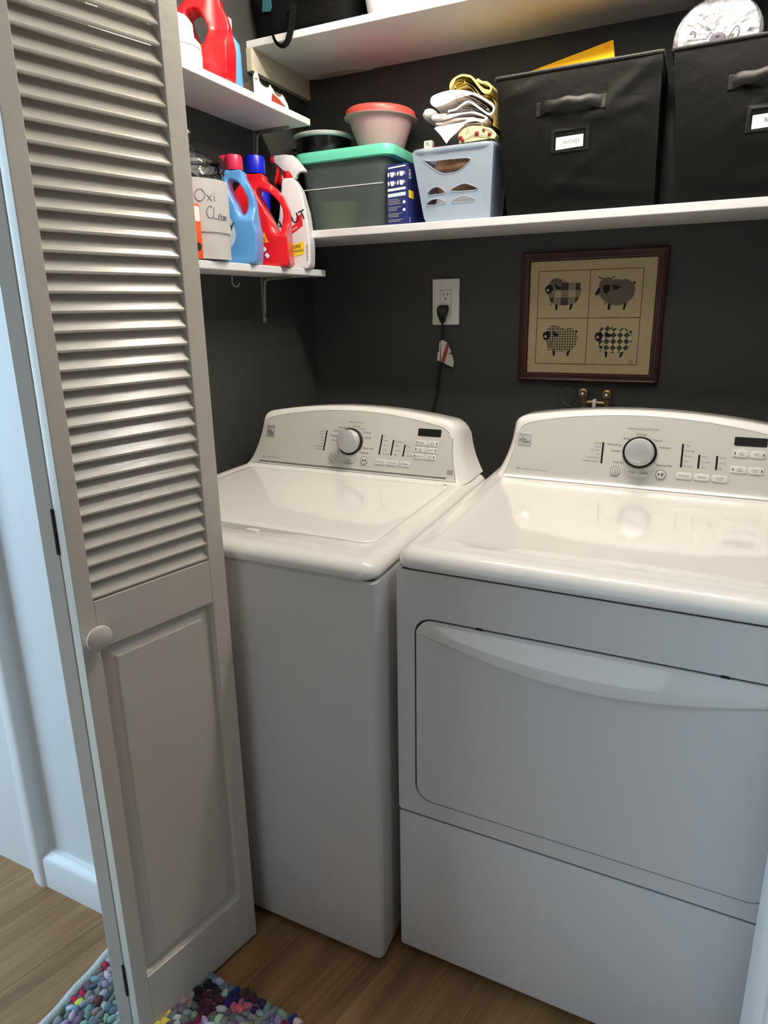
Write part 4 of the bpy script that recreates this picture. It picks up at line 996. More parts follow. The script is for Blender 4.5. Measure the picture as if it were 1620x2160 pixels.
bm = nb(); lathe(bm, [(0.043, 0.2082), (0.044, 0.211), (0.044, 0.224), (0.041, 0.227), (0, 0.227)], 32, lambda a, b, c: (-0.298+a, 0.990+b, ZK+c)); obj('lid', bm, 'red_lab', rj, 40)

nbx = thing('cardboard_box', 'narrow navy blue box with white print between tote and basket', 'box', (-0.334, 0.86, ZK))
obj('body', B(-0.366, -0.303, 0.796, 0.930, ZK, 1.716, 0.0015), 'navy', nbx)
FB = lambda x, z, c: (x, 0.796-c, z)
bm = nb(); prism(bm, [(-0.361, 1.7045), (-0.309, 1.708), (-0.309, 1.7115), (-0.361, 1.708)], 0, 0.0006, FB); obj('print_bar', bm, 'white_ink', nbx)
for x, z in ((-0.350, 1.690), (-0.322, 1.691), (-0.350, 1.667), (-0.322, 1.668)):
    bm = nb(); prism(bm, [(x-0.0035, z-0.0065), (x+0.0050, z-0.0065), (x+0.0068, z+0.0055), (x-0.0055, z+0.0055)], 0, 0.0006, FB); ring(bm, x+0.0085, z+0.0005, 0.0018, 0.0032, 0, 0.0006, FB, 12); prism(bm, [(x-0.0125, z-0.006), (x-0.0085, z-0.0045), (x-0.0075, z+0.001), (x-0.0100, z+0.0055), (x-0.0128, z+0.003)], 0, 0.0006, FB); obj('pictogram', bm, 'white_ink', nbx, kind='stuff')
bm = nb(); prism(bm, [(-0.363, 1.631), (-0.309, 1.634), (-0.309, 1.643), (-0.363, 1.640)], 0, 0.0006, FB); obj('print_bar', bm, 'label_lt', nbx)
bm = nb(); prism(bm, [(-0.363, 1.6465), (-0.309, 1.6495), (-0.309, 1.656), (-0.363, 1.653)], 0, 0.0006, FB); obj('print_bar', bm, 'white_ink', nbx)
bm = nb()
rr_ = random.Random(3)
for k in range(15):
    z = 1.624-k*0.0041
    if k in (4, 8, 12): continue
    w1 = rr_.uniform(0.026, 0.046); prism(bm, [(-0.362, z), (-0.362+w1, z+0.001), (-0.362+w1, z+0.0026), (-0.362, z+0.0016)], 0, 0.0005, FB)
obj('small_print', bm, 'button_edge', nbx, kind='stuff')
for z in (1.617, 1.597): bm = nb(); prism(bm, circ(-0.314, z, 0.0042, 14), 0, 0.0006, FB); obj('print_dot', bm, 'white_ink', nbx)
FBs = lambda y, z, c: (-0.303+c, y, z)
bm = nb(); put_text(bm, [('B', 0.036, 0.802, 1.688, 'LEFT')], lambda a, b: FBs(a, b, 0.0006)); put_text(bm, [('3', 0.020, 0.804, 1.570, 'LEFT')], lambda a, b: FBs(a, b, 0.0006)); obj('box_lettering', bm, 'white_ink', nbx, kind='stuff')
bm = nb(); prism(bm, rrect(0.803, 0.840, 1.628, 1.648, 0.002, 2), 0, 0.0006, FBs); obj('print_patch', bm, 'yellow_lab', nbx)

# ---- blue plastic basket with cut-outs
bk_ = thing('plastic_basket', 'pale blue plastic basket with smile shaped cut-outs holding cloths', 'basket', (-0.165, 0.90, ZK))
b0 = (-0.262, -0.072, 0.815, 0.930); t0 = (-0.296, -0.062, 0.792, 0.950); bz0, bz1 = ZK, 1.738
def FK(x, z, c):     # tapering front wall
    q = (z-bz0)/(bz1-bz0); return (x, b0[2]+(t0[2]-b0[2])*q+c, z)
holes = [sm2([(-0.257, 1.716), (-0.235, 1.7125), (-0.178, 1.712), (-0.128, 1.7095), (-0.130, 1.698), (-0.159, 1.681), (-0.193, 1.678), (-0.216, 1.685), (-0.238, 1.700)], 3),
         sm2([(-0.247, 1.630), (-0.235, 1.645), (-0.218, 1.648), (-0.204, 1.641), (-0.200, 1.631)], 3), sm2([(-0.180, 1.634), (-0.163, 1.646), (-0.141, 1.650), (-0.120, 1.643), (-0.107, 1.632)], 3),
         sm2([(-0.252, 1.604), (-0.241, 1.616), (-0.222, 1.619), (-0.208, 1.616), (-0.198, 1.606)], 3), sm2([(-0.178, 1.605), (-0.162, 1.617), (-0.144, 1.620), (-0.126, 1.616), (-0.115, 1.606)], 3)]
outl = [(b0[0]+0.016, bz0), (b0[1]-0.004, bz0), (t0[1], bz1), (t0[0]+0.006, bz1), (t0[0]+0.012, bz1-0.02)]
outl = [(-0.246, bz0), (-0.080, bz0), (-0.073, bz0+0.008), (-0.062, bz1), (-0.288, bz1-0.001), (-0.262, bz0+0.016), (-0.257, bz0+0.006)]
bm = nb(); slab_holes(bm, outl, holes, 0.0, 0.0022, FK); obj('front_wall', bm, 'basket', bk_)
for h in holes:
    bm = nb(); tube(bm, [FK(x, z, -0.0005) for x, z in h], 0.0013, 6, None, True); obj('cutout_rim', bm, 'basket', bk_, 60)
bm = nb()
for sx0, tx0, sgn in ((b0[0], t0[0]+0.008, 1), (b0[1], t0[1], -1)):
    v = [bm.verts.new(p) for p in ((sx0+0.004*sgn, b0[2]+0.004, bz0), (sx0+0.004*sgn, b0[3], bz0), (tx0, t0[3], bz1), (tx0, t0[2]+0.003, bz1))]
    bm.faces.new(v)
bm.faces.new([bm.verts.new(p) for p in ((b0[0], b0[3], bz0), (b0[1], b0[3], bz0), (t0[1], t0[3], bz1), (t0[0]+0.008, t0[3], bz1))])
bm.faces.new([bm.verts.new(p) for p in ((b0[0], b0[2], bz0+0.001), (b0[1], b0[2], bz0+0.001), (b0[1], b0[3], bz0+0.001), (b0[0], b0[3], bz0+0.001))])
bmesh.ops.solidify(bm, geom=bm.faces[:], thickness=0.0018); obj('side_walls', bm, 'basket', bk_)
rl = [(x, y, bz1) for x, y in rrect(t0[0]+0.004, t0[1]+0.002, t0[2]-0.002, t0[3]+0.002, 0.03, 6, 4)]
bm = nb(); tube(bm, rl, 0.0040, 8, None, True, (0.8, 1.5)); obj('rim', bm, 'basket', bk_, 60)
def cloth_lump(name, m, x0, x1, y0, y1, z0, z1, seed, label, cat, group=None):
    bm = nb(); rr2 = random.Random(seed); loops = []
    for k in range(7):
        q = k/6; ins = 0.012*(1-math.sin(math.pi*min(max(q, 0.08), 0.92)))
        loops.append([(x+rr2.uniform(-.004, .004), y+rr2.uniform(-.003, .003), z0+(z1-z0)*q+rr2.uniform(-.003, .003)) for x, y in rrect(x0+ins, x1-ins, y0+ins, y1-ins, 0.02, 4, 5)])
    skin(bm, loops); b2 = remesh(bm, 0.006, 2)
    for v in b2.verts: v.co.z = max(v.co.z, z0)
    return tag(obj(name, b2, m, smooth=60), label, cat, group)
cloth_lump('folded_cloth', 'brown_cloth', -0.247, -0.088, 0.826, 0.925, ZK+0.075, 1.728, 4, 'brown and tan crumpled cloth inside the pale blue basket', 'cloth')
cloth_lump('folded_cloth', 'grey_cloth', -0.246, -0.090, 0.830, 0.920, ZK+0.004, ZK+0.070, 9, 'white crumpled cloth low inside the pale blue basket', 'cloth')
lbx = thing('letter_block', 'small cream block with dark letters at the basket rim', 'block', (-0.24, 0.82, 1.729))
obj('body', B(-0.262, -0.238, 0.812, 0.832, 1.729, 1.768, 0.003), 'cream_cloth', lbx, 40)
bm = nb(); put_text(bm, [('FL', 0.013, -0.250, 1.759)], lambda a, b: (a, 0.8114, b)); obj('lettering', bm, 'ink_dark', lbx, kind='stuff')

# ---- folded towels: one ribbon of cloth each, folded over and over
def ribbon(bm, path, th, y0, y1, k=5, ny=8, seed=1, wob=0.0003):
    pts = [Vector((p.x, p.y)) for p in spline([(x, z, 0) for x, z in path], k)]
    left, right = [], []
    for i, p in enumerate(pts):
        t = (pts[min(i+1, len(pts)-1)]-pts[max(i-1, 0)]).normalized(); n = Vector((-t.y, t.x))
        left.append(p+n*th/2); right.append(p-n*th/2)
    prof = left+right[::-1]; rr3 = random.Random(seed); ph = rr3.uniform(0, 6)
    loops = []
    for j in range(ny+1):
        q = j/ny; y = y0+(y1-y0)*q; sh = 0.004*math.sin(q*3+ph); up = -0.004*q*q
        ins = 1 if 0 < j < ny else 0.6
        lp = []
        for i, p in enumerate(prof):
            w_ = wob*math.sin(i*0.9+j*1.3+ph)
            lp.append((p.x+sh, y+0.0012*math.sin(i*0.22+ph)*(1 if j in (0, ny) else 0), p.y+up+w_))
        loops.append(lp)
    skin(bm, loops, True, False, False)
    n = len(prof)
    for lp in (0, ny):
        bm.verts.ensure_lookup_table()
        base = lp*n
        for i in range(len(left)-1):
            try: bm.faces.new((bm.verts[base+i], bm.verts[base+i+1], bm.verts[base+n-2-i], bm.verts[base+n-1-i]))
            except ValueError: pass
    return bm
def towel(name, label, m, paths, th, y0, y1, seed, group='towels folded in a pile on the basket'):
    bm = nb()
    for i, p in enumerate(paths): ribbon(bm, p, th, y0, y1, 5, 8, seed+i)
    return tag(obj(name, bm, m, smooth=60), label, 'towel', group)
yel = [[(-0.182, 1.873), (-0.186, 1.888), (-0.176, 1.901), (-0.155, 1.906), (-0.133, 1.901), (-0.118, 1.887), (-0.106, 1.872), (-0.094, 1.860), (-0.080, 1.860), (-0.077, 1.870), (-0.088, 1.880), (-0.105, 1.885), (-0.115, 1.893)],
       [(-0.143, 1.891), (-0.160, 1.896), (-0.172, 1.889), (-0.170, 1.879), (-0.152, 1.883), (-0.134, 1.884), (-0.119, 1.872), (-0.102, 1.853), (-0.080, 1.847), (-0.065, 1.833), (-0.060, 1.807), (-0.062, 1.780)]]
towel('folded_towel', 'mustard yellow towel rolled loosely on top of the towel pile', 'yellow_cloth', yel, 0.0052, 0.800, 0.955, 1)
crm = [[(-0.176, 1.858), (-0.200, 1.848), (-0.224, 1.844), (-0.237, 1.852), (-0.236, 1.864), (-0.219, 1.871), (-0.182, 1.8735), (-0.152, 1.869), (-0.122, 1.859), (-0.092, 1.842), (-0.071, 1.825), (-0.071, 1.811), (-0.083, 1.808), (-0.106, 1.824), (-0.132, 1.842), (-0.151, 1.839), (-0.170, 1.830), (-0.192, 1.828)],
       [(-0.165, 1.857), (-0.146, 1.858), (-0.124, 1.850), (-0.100, 1.836), (-0.080, 1.821)]]
towel('folded_towel', 'thick cream towel folded in half below the yellow one', 'cream_cloth', crm, 0.0050, 0.797, 0.955, 4)
chk = [[(-0.190, 1.823), (-0.206, 1.822), (-0.233, 1.823), (-0.234, 1.814), (-0.205, 1.812), (-0.176, 1.815), (-0.151, 1.8185), (-0.121, 1.816), (-0.088, 1.801), (-0.096, 1.796), (-0.136, 1.805), (-0.174, 1.806), (-0.209, 1.801), (-0.226, 1.803)], [(-0.168, 1.823), (-0.146, 1.829), (-0.120, 1.824), (-0.098, 1.810)]]
tc_ = towel('folded_towel', 'pale grey dish towel with thin check lines in the middle of the pile', 'grey_cloth', chk, 0.0042, 0.799, 0.955, 8)
for x, z0, z1 in ((-0.206, 1.8135, 1.8225), (-0.152, 1.8205, 1.831), (-0.124, 1.8175, 1.826), (-0.176, 1.807, 1.815)):
    bm = nb(); tube(bm, [(x, 0.7975, z0), (x+0.001, 0.7970, (z0+z1)/2), (x, 0.7985, z1)], 0.0006, 5); obj('check_line', bm, 'dark_line', tc_)
wht = [[(-0.224, 1.792), (-0.181, 1.793), (-0.143, 1.795), (-0.133, 1.801), (-0.121, 1.803), (-0.107, 1.797), (-0.094, 1.793), (-0.083, 1.799)], [(-0.221, 1.784), (-0.180, 1.787), (-0.140, 1.789), (-0.100, 1.786)]]
tw = towel('folded_towel', 'white towel with a corner hanging over the basket rim', 'white_cloth', wht, 0.0052, 0.797, 0.955, 12)
bm = nb(); v = [(-0.224, 1.790), (-0.205, 1.771), (-0.188, 1.748), (-0.176, 1.762), (-0.160, 1.772), (-0.138, 1.790)]
prism(bm, v, 0, 0.003, lambda x, z, c: (x, 0.7925-c-(1.79-z)*0.10, z), 0.001); obj('hanging_corner', bm, 'white_cloth', tw)
flr = [[(-0.157, 1.748), (-0.158, 1.772), (-0.136, 1.7815), (-0.106, 1.780), (-0.078, 1.772), (-0.064, 1.760), (-0.068, 1.752), (-0.092, 1.7625), (-0.120, 1.766), (-0.146, 1.757)], [(-0.140, 1.750), (-0.118, 1.757), (-0.092, 1.754), (-0.070, 1.746)]]
tf_ = towel('folded_towel', 'ivory cloth with maroon printed motifs at the bottom of the pile', 'floral', flr, 0.0050, 0.797, 0.955, 16)
for x, z, r_ in ((-0.152, 1.760, 0.006), (-0.108, 1.7655, 0.0065), (-0.090, 1.772, 0.004), (-0.074, 1.760, 0.0055), (-0.146, 1.754, 0.005)):
    bm = nb(); lathe(bm, [(1.0, 0), (0.9, 0.002), (0.4, 0.0034), (0, 0.0036)], 12, lambda a, b, c, x=x, z=z, r_=r_: (x+a*r_, 0.7955-c, z+b*r_*0.8)); obj('printed_motif', bm, 'maroon', tf_)
for x in (-0.131, -0.082):
    bm = nb(); tube(bm, [(x-0.006, 0.7935, 1.765), (x, 0.7930, 1.7800), (x+0.005, 0.7935, 1.766)], 0.0007, 5); obj('stitched_line', bm, 'brown_card', tf_)
cloth_lump('rolled_cloth', 'white_plastic', -0.292, -0.252, 0.86, 0.96, 1.834, 1.862, 21, 'small white rolled cloth sticking out left of the towel pile', 'cloth')
rb = thing('red_bottle', 'red bottle with a small white top behind the basket, left of the towels', 'bottle', (-0.222, 1.002, ZK))
bm = nb(); lathe(bm, [(0.028, 0), (0.030, 0.004), (0.030, 0.215), (0.024, 0.235), (0.012, 0.246), (0.012, 0.250)], 26, lambda a, b, c: (-0.222+a, 1.002+b, ZK+c)); obj('body', bm, 'red_lab', rb, 40)
bm = nb(); lathe(bm, [(0.014, 0.2502), (0.014, 0.272), (0.010, 0.276), (0, 0.276)], 20, lambda a, b, c: (-0.222+a, 1.002+b, ZK+c)); obj('cap', bm, 'white_plastic', rb, 40)

# ---- black fabric bins
def fabric_bin(label, xb0, xb1, xt0, xt1, zt0, zt1, seed, handle, card, word):
    t = thing('fabric_bin', label, 'storage bin', ((xb0+xb1)/2, 0.90, ZK), 'black storage bins on the back shelf')
    rr4 = random.Random(seed)
    yb, yt = 0.800, 0.782
    N = 26; MZ = 26
    fold = [(rr4.uniform(0, 1), rr4.uniform(0, 1), rr4.uniform(0.4, 1.2), rr4.uniform(-0.9, 0.9), rr4.uniform(0.002, 0.005)) for _ in range(9)]
    def pt(i, j):
        u, q = i/N, j/MZ
        x0_ = xb0+(xt0-xb0)*q; x1_ = xb1+(xt1-xb1)*q
        x = x0_+(x1_-x0_)*u; z = ZK+(zt0+(zt1-zt0)*u-ZK)*q; y = yb+(yt-yb)*q
        dsp = 0.0
        for fu, fq, sl, ang, am in fold:
            dist = (q-fq)-ang*(u-fu); along = (u-fu)
            dsp += am*math.exp(-(dist/0.035)**2)*math.exp(-(along/0.28)**2)
        e = min(u, 1-u, q, 1-q); dsp *= min(1, e*8)
        bow = -0.006*math.sin(math.pi*u)*math.sin(math.pi*q)
        return (x, y-dsp+bow, z)
    bm = nb(); G = [[bm.verts.new(pt(i, j)) for i in range(N+1)] for j in range(MZ+1)]
    for j in range(MZ):
        for i in range(N): bm.faces.new((G[j][i], G[j][i+1], G[j+1][i+1], G[j+1][i]))
    ybk = 1.028
    def back(v): return bm.verts.new((v.co.x, ybk, v.co.z))
    L0 = [G[j][0] for j in range(MZ+1)]; L1 = [back(v) for v in L0]; R0 = [G[j][N] for j in range(MZ+1)]; R1 = [back(v) for v in R0]
    for j in range(MZ):
        bm.faces.new((L0[j], L0[j+1], L1[j+1], L1[j])); bm.faces.new((R0[j], R1[j], R1[j+1], R0[j+1]))
    bm.faces.new((L1[0], L1[MZ], R1[MZ], R1[0])); 
    bo = [G[0][i] for i in range(N+1)]
    bm.faces.new(bo+[R1[0], L1[0]])
    for f in bm.faces: f.smooth = True
    bmesh.ops.solidify(bm, geom=bm.faces[:], thickness=0.003)
    body = obj('body', bm, 'bin', t, 50)
    bv_ = bvh_of(body)
    top = [G_ for G_ in [pt(i, MZ) for i in range(N+1)]]
    bm = nb(); tube(bm, [(x, y-0.001, z) for x, y, z in top]+[(xt1, ybk, zt1), (xt0, ybk, zt0), top[0]], 0.0045, 6); obj('piping', bm, 'bin', t, 60)
    def on(x, z, d=0.0):
        h = bv_.ray_cast(Vector((x, 0.6, z)), Vector((0, 1, 0))); return Vector((x, (h[0].y if h[0] else 0.79)-d, z))
    (hx0, hx1, hz, hh) = handle
    for xx in (hx0, hx1-0.028):
        bm = nb(); prism(bm, [(xx, hz-hh/2), (xx+0.028, hz-hh/2), (xx+0.028, hz+hh/2), (xx, hz+hh/2)], 0, 1, lambda a, b, c: on(a, b, 0.0006+0.0034*c), 0.001); obj('handle_patch', bm, 'bin', t)
    bm = nb(); n = 22; loops = []
    for i in range(n+1):
        q = i/n; x = hx0+0.010+(hx1-hx0-0.020)*q; bulge = 0.020*math.sin(math.pi*q)**0.8; zz = hz+0.004*math.sin(math.pi*q)+0.002*math.sin(q*17)
        wv = 0.5*hh*(1-0.25*math.sin(math.pi*q)); p = on(x, zz)
        loops.append([(x, p.y-0.003-bulge, zz-wv), (x, p.y-0.007-bulge, zz-wv*0.3), (x, p.y-0.006-bulge, zz+wv*0.5), (x, p.y-0.003-bulge, zz+wv), (x, p.y-0.0015-bulge, zz)])
    skin(bm, loops); obj('handle', bm, 'bin', t, 50)
    (cx0, cx1, cz0, cz1) = card
    bm = nb(); ho = [(cx0-0.012, cz0-0.006), (cx1+0.014, cz0-0.006), (cx1+0.014, cz1+0.022), (cx0-0.012, cz1+0.018)]
    slab_holes(bm, ho, [[(cx0-0.004, cz0), (cx1+0.005, cz0), (cx1+0.005, cz1+0.012), (cx0-0.004, cz1+0.010)]], 0, 1, lambda a, b, c: on(a, b, 0.0008+0.002*c)); obj('label_pocket', bm, 'bin', t)
    bm = nb(); prism(bm, [(cx0, cz0), (cx1, cz0+0.003), (cx1, cz1), (cx0, cz1-0.002)], 0, 1, lambda a, b, c: on(a, b, 0.0010+0.0008*c)); obj('label_card', bm, 'paper', t)
    bm = nb(); put_text(bm, [(word, 0.0115, (cx0+cx1)/2+0.004, (cz0+cz1)/2+0.001)], lambda a, b: on(a, b, 0.0024)); obj('handwriting', bm, 'pencil', t, kind='stuff')
    return t
fabric_bin('black fabric bin with the yellow box sticking out, right of the basket', -0.022, 0.333, -0.056, 0.328, 1.879, 1.881, 2, (0.047, 0.211, 1.796, 0.030), (0.098, 0.163, 1.702, 1.7315), 'GLOVES')
fabric_bin('black fabric bin under the plastic wrapped roll, at the right shelf end', 0.386, 0.745, 0.350, 0.742, 1.880, 1.882, 5, (0.466, 0.632, 1.797, 0.030), (0.522, 0.588, 1.699, 1.7285), 'BAGS')
# yellow box leaning in the first bin
yb_ = thing('card_box', 'golden yellow card box leaning out of the left black bin', 'box', (0.09, 0.90, 1.83))
sl = R(11.0); ti = R(32)
def FY(a, b, c):      # a along, b up the face, c depth
    p = Vector((a*math.cos(sl), 0, a*math.sin(sl)))+Vector((-b*math.cos(ti)*math.sin(sl), b*math.sin(ti), b*math.cos(ti)))+Vector((0, math.cos(ti)*c, -math.sin(ti)*c))
    return Vector((-0.115, 0.872, 1.842))+p
obj('body', B(0.060, 0.335, 0.0, 0.068, 0.0, 0.050, 0.002, 2, FY), 'yellow_box', yb_)
bm = nb(); prism(bm, rrect(0.312, 0.326, 0.048, 0.062, 0.001, 2), 0, -0.0006, lambda a, b, c: FY(a, b, c)); obj('flap_mark', bm, 'orange_lab', yb_)
# wrapped roll
ro = thing('wrapped_roll', 'paper roll in shiny crinkled clear plastic on the right black bin', 'paper roll', (0.437, 0.9, 1.882))
bm = nb(); lathe(bm, [(0.0, -0.004), (0.014, 0.0), (0.022, -0.002), (0.060, -0.012), (0.082, -0.004), (0.092, 0.016), (0.094, 0.05), (0.093, 0.11), (0.075, 0.125), (0, 0.128)], 56, lambda a, b, c: (0.436+a, 0.835+c, 1.908+b*0.98), False, False)
bmesh.ops.subdivide_edges(bm, edges=bm.edges[:], cuts=2, use_grid_fill=True)
from mathutils import noise
for v in bm.verts:
    n_ = noise.fractal(v.co*38, 0.7, 2.2, 4); m_ = abs(noise.noise(v.co*55))
    v.co.y += 0.006*n_-0.004*m_; v.co.x += 0.0025*noise.noise(v.co*30); v.co.z += 0.0025*noise.noise(v.co*31+Vector((5, 0, 0)))
obj('wrapping', bm, 'wrap', ro, 35)
bm = nb(); lathe(bm, [(0.010, 0.0), (0.012, -0.003), (0.006, -0.005), (0.0, -0.002)], 20, lambda a, b, c: (0.436+a*1.4, 0.8295+c, 1.902+b)); obj('core', bm, 'core', ro, 40)
for x, z in ((0.380, 1.912), (0.468, 1.908)):
    bm = nb(); tube(bm, spline([(x-0.012, 0.826, z-0.012), (x-0.004, 0.822, z+0.002), (x+0.004, 0.821, z+0.010), (x+0.010, 0.823, z+0.004), (x+0.006, 0.825, z-0.014)], 4), 0.0012, 5); obj('print_scrap', bm, 'core', ro)

# ================================================================== UPPER BACK SHELF: bag and white bin
ZT2 = 2.0627
bag = thing('tote_bag', 'black fabric bag on the upper shelf with its strap hanging over the edge', 'bag', (-0.60, 0.88, ZT2))
bm = nb(); loops = []; rg = random.Random(5)
for k in range(9):
    q = k/8; ins = 0.030*(1-math.sin(math.pi*min(max(q, 0.15), 0.7)))
    loops.append([(x+rg.uniform(-.006, .006), y+rg.uniform(-.004, .004), ZT2+0.30*q) for x, y in rrect(-0.762+ins, -0.447-ins*0.3, 0.736+ins*0.5, 1.02-ins, 0.04, 5, 5)])
skin(bm, loops); b2 = remesh(bm, 0.010, 2)
for v in b2.verts: v.co.z = max(v.co.z, ZT2); v.co.x = max(v.co.x, -0.762)
obj('body', b2, 'bag', bag, 60)
bm = nb(); pts = spline([(-0.672, 0.735, 2.125), (-0.672, 0.728, 2.085), (-0.664, 0.723, 2.050), (-0.648, 0.721, 2.030), (-0.633, 0.720, 2.026), (-0.620, 0.721, 2.034), (-0.611, 0.723, 2.055), (-0.606, 0.728, 2.085), (-0.604, 0.735, 2.125)], 6)
loops = []
for i, p in enumerate(pts):
    t = (pts[min(i+1, len(pts)-1)]-pts[max(i-1, 0)]).normalized(); n = Vector((t.z, 0, -t.x)); w_ = 0.0045+0.004*max(0, (p.x+0.645)/0.04)
    loops.append([p+n*w_+Vector((0, -0.002, 0)), p-n*w_+Vector((0, -0.006, 0)), p-n*w_+Vector((0, -0.0035, 0)), p+n*w_+Vector((0, 0.001, 0))])
skin(bm, loops); obj('strap', bm, 'bag', bag, 60)
for x, z, s_ in ((-0.690, 2.135, 0.016), (-0.560, 2.150, 0.024), (-0.470, 2.140, 0.014)):
    bm = nb(); prism(bm, [(x-s_, z-0.012), (x+s_, z-0.016), (x+s_*0.9, z+0.02), (x-s_*0.8, z+0.016)], 0, 0.0015, lambda a, b, c: (a, 0.7345-c, b), 0.0005); obj('printed_patch', bm, 'teal', bag)
wb = thing('plastic_basin', 'white plastic basin beside the black bag on the upper shelf', 'basin', (-0.345, 0.87, ZT2))
bm = nb(); loops = []
for q, ins in ((0.0, 0.050), (0.002, 0.040), (0.010, 0.030), (0.028, 0.020), (0.10, 0.008), (0.20, 0.0), (0.205, -0.006), (0.212, -0.006), (0.212, 0.004)):
    loops.append([(x, y, ZT2+q) for x, y in rrect(-0.436+ins, -0.232-ins, 0.745+ins*0.5, 1.01-ins, 0.055, 8, 3)])
skin(bm, loops, True, True, True); obj('body', bm, 'white_plastic', wb, 50)

# ================================================================== BACK WALL: outlet, cord, picture, valves
YW = D
out = thing('wall_outlet', 'large white outlet plate with one free socket on the charcoal back wall', 'outlet', (-0.276, YW, 1.35))
FO = lambda x, z, c: (x, YW-c, z)
bm = nb(); prism(bm, rrect(-0.3205, -0.2305, 1.2755, 1.4175, 0.003, 3), 0.0, 0.0055, FO, 0.003); obj('cover_plate', bm, 'outlet', out, 40)
bm = nb(); prism(bm, rrect(-0.2925, -0.2575, 1.309, 1.3835, 0.003, 3), 0.0055, 0.0072, FO, 0.0008); rc_ = obj('receptacle', bm, 'outlet', out, 40)
bm = nb()
slab_holes(bm, rrect(-0.2937, -0.2563, 1.3078, 1.3847, 0.003, 3), [rrect(-0.2927, -0.2573, 1.3088, 1.3837, 0.003, 3)], 0.0053, 0.0058, FO); obj('receptacle_joint', bm, 'ink', out)
for x in (-0.2825, -0.2680):
    bm = nb(); prism(bm, rrect(x-0.0010, x+0.0010, 1.3655, 1.3745, 0.0005, 2), 0.0068, 0.0075, FO); obj('slot', bm, 'black_gloss', rc_)
bm = nb(); prism(bm, circ(-0.2752, 1.3570, 0.0026, 14, 0.0032), 0.0068, 0.0075, FO); obj('ground_hole', bm, 'black_gloss', rc_)
bm = nb(); lathe(bm, [(0.0032, 0.0054), (0.003, 0.0063), (0, 0.0066)], 14, lambda a, b, c: (-0.2755+a, YW-c, 1.4005+b)); obj('screw', bm, 'outlet', out, 40)
cord = thing('power_cord', 'black power cord plugged into the outlet with a paper tag on it', 'power cord', (-0.28, YW-0.02, 1.0))
bm = nb(); loops = []
for z, wx, dy in ((1.3375, 0.012, 0.012), (1.334, 0.0170, 0.020), (1.328, 0.0180, 0.026), (1.316, 0.0165, 0.030), (1.304, 0.0120, 0.030), (1.296, 0.0085, 0.026), (1.288, 0.0070, 0.022), (1.284, 0.0052, 0.018)):
    cx = -0.2785-(1.3375-z)*0.04
    loops.append([(x, y, z) for x, y in rrect(cx-wx, cx+wx, YW-0.008-dy, YW-0.0076, min(wx, dy)*0.45, 4)])
skin(bm, loops); obj('plug', bm, 'rubber', cord, 40)
pts = spline([(-0.2805, YW-0.021, 1.287), (-0.281, YW-0.018, 1.262), (-0.2825, YW-0.014, 1.230), (-0.2845, YW-0.012, 1.190), (-0.2905, YW-0.012, 1.150), (-0.2945, YW-0.012, 1.120), (-0.297, YW-0.013, 1.080), (-0.303, YW-0.014, 1.040), (-0.313, YW-0.016, 1.000), (-0.320, YW-0.03, 0.93), (-0.32, YW-0.06, 0.84)], 6)
bm = nb(); tube(bm, pts, 0.0036, 8); obj('cable', bm, 'rubber', cord, 60)
def tagpatch(name, m, pl, off, curl=0.35):
    bm = nb(); prism(bm, pl, 0, 0.0006, lambda x, z, c: (x, YW-0.018-off-c+max(0, x+0.278)*curl-0.010*max(0, (x+0.262)/0.03)**2*0, z)); return obj(name, bm, m, cord)
tagpatch('paper_tag', 'tagpaper', [(-0.2855, 1.228), (-0.2800, 1.229), (-0.2665, 1.222), (-0.2560, 1.198), (-0.2450, 1.160), (-0.2475, 1.142), (-0.2580, 1.146), (-0.2860, 1.161)], 0.0)
tagpatch('tag_stripe', 'tagred', [(-0.2668, 1.221), (-0.2615, 1.218), (-0.2590, 1.212), (-0.2740, 1.157), (-0.2845, 1.162)], 0.0012)
tagpatch('paper_tag', 'tagpaper', [(-0.2905, 1.222), (-0.2860, 1.226), (-0.2885, 1.162), (-0.2985, 1.164), (-0.2960, 1.190), (-0.2915, 1.192)], 0.002, 0.0)
bm = nb(); prism(bm, circ(-0.2560, 1.186, 0.0034, 12), 0, 0.0006, lambda x, z, c: (x, YW-0.0195-c+(x+0.278)*0.35, z)); obj('warning_mark', bm, 'maroon', cord)

pic = thing('framed_picture', 'mahogany framed linen picture of four patterned sheep on the back wall', 'framed picture', (0.168, YW, 1.29))
def FPc(x, z, c): return (x, YW-c, z)
px0, px1, pz0, pz1 = -0.034, 0.3705, 1.106, 1.483
fr_in = 0.027
bm = nb(); loops = []
for ins, c in ((0.0, 0.001), (0.0, 0.012), (0.002, 0.016), (0.007, 0.018), (0.010, 0.0165), (0.0115, 0.0145), (0.016, 0.0150), (0.020, 0.0165), (0.0235, 0.0155), (0.0255, 0.012), (0.0270, 0.009), (0.0270, 0.004)):
    loops.append([FPc(x, z, c) for x, z in ((px0+ins, pz0+ins), (px1-ins, pz0+ins), (px1-ins, pz1-ins), (px0+ins, pz1-ins))])
skin(bm, loops, True, False, False); obj('frame', bm, 'frame', pic, 25)
bm = nb(); prism(bm, [(px0+0.02, pz0+0.02), (px1-0.02, pz0+0.02), (px1-0.02, pz1-0.02), (px0+0.02, pz1-0.02)], 0.0, 0.0065, FPc); obj('linen_panel', bm, 'linen', pic)
gx0, gx1, gz0, gz1, gxm, gzm = 0.0175, 0.3085, 1.160, 1.4285, 0.1655, 1.2935
bm = nb(); t = 0.0009
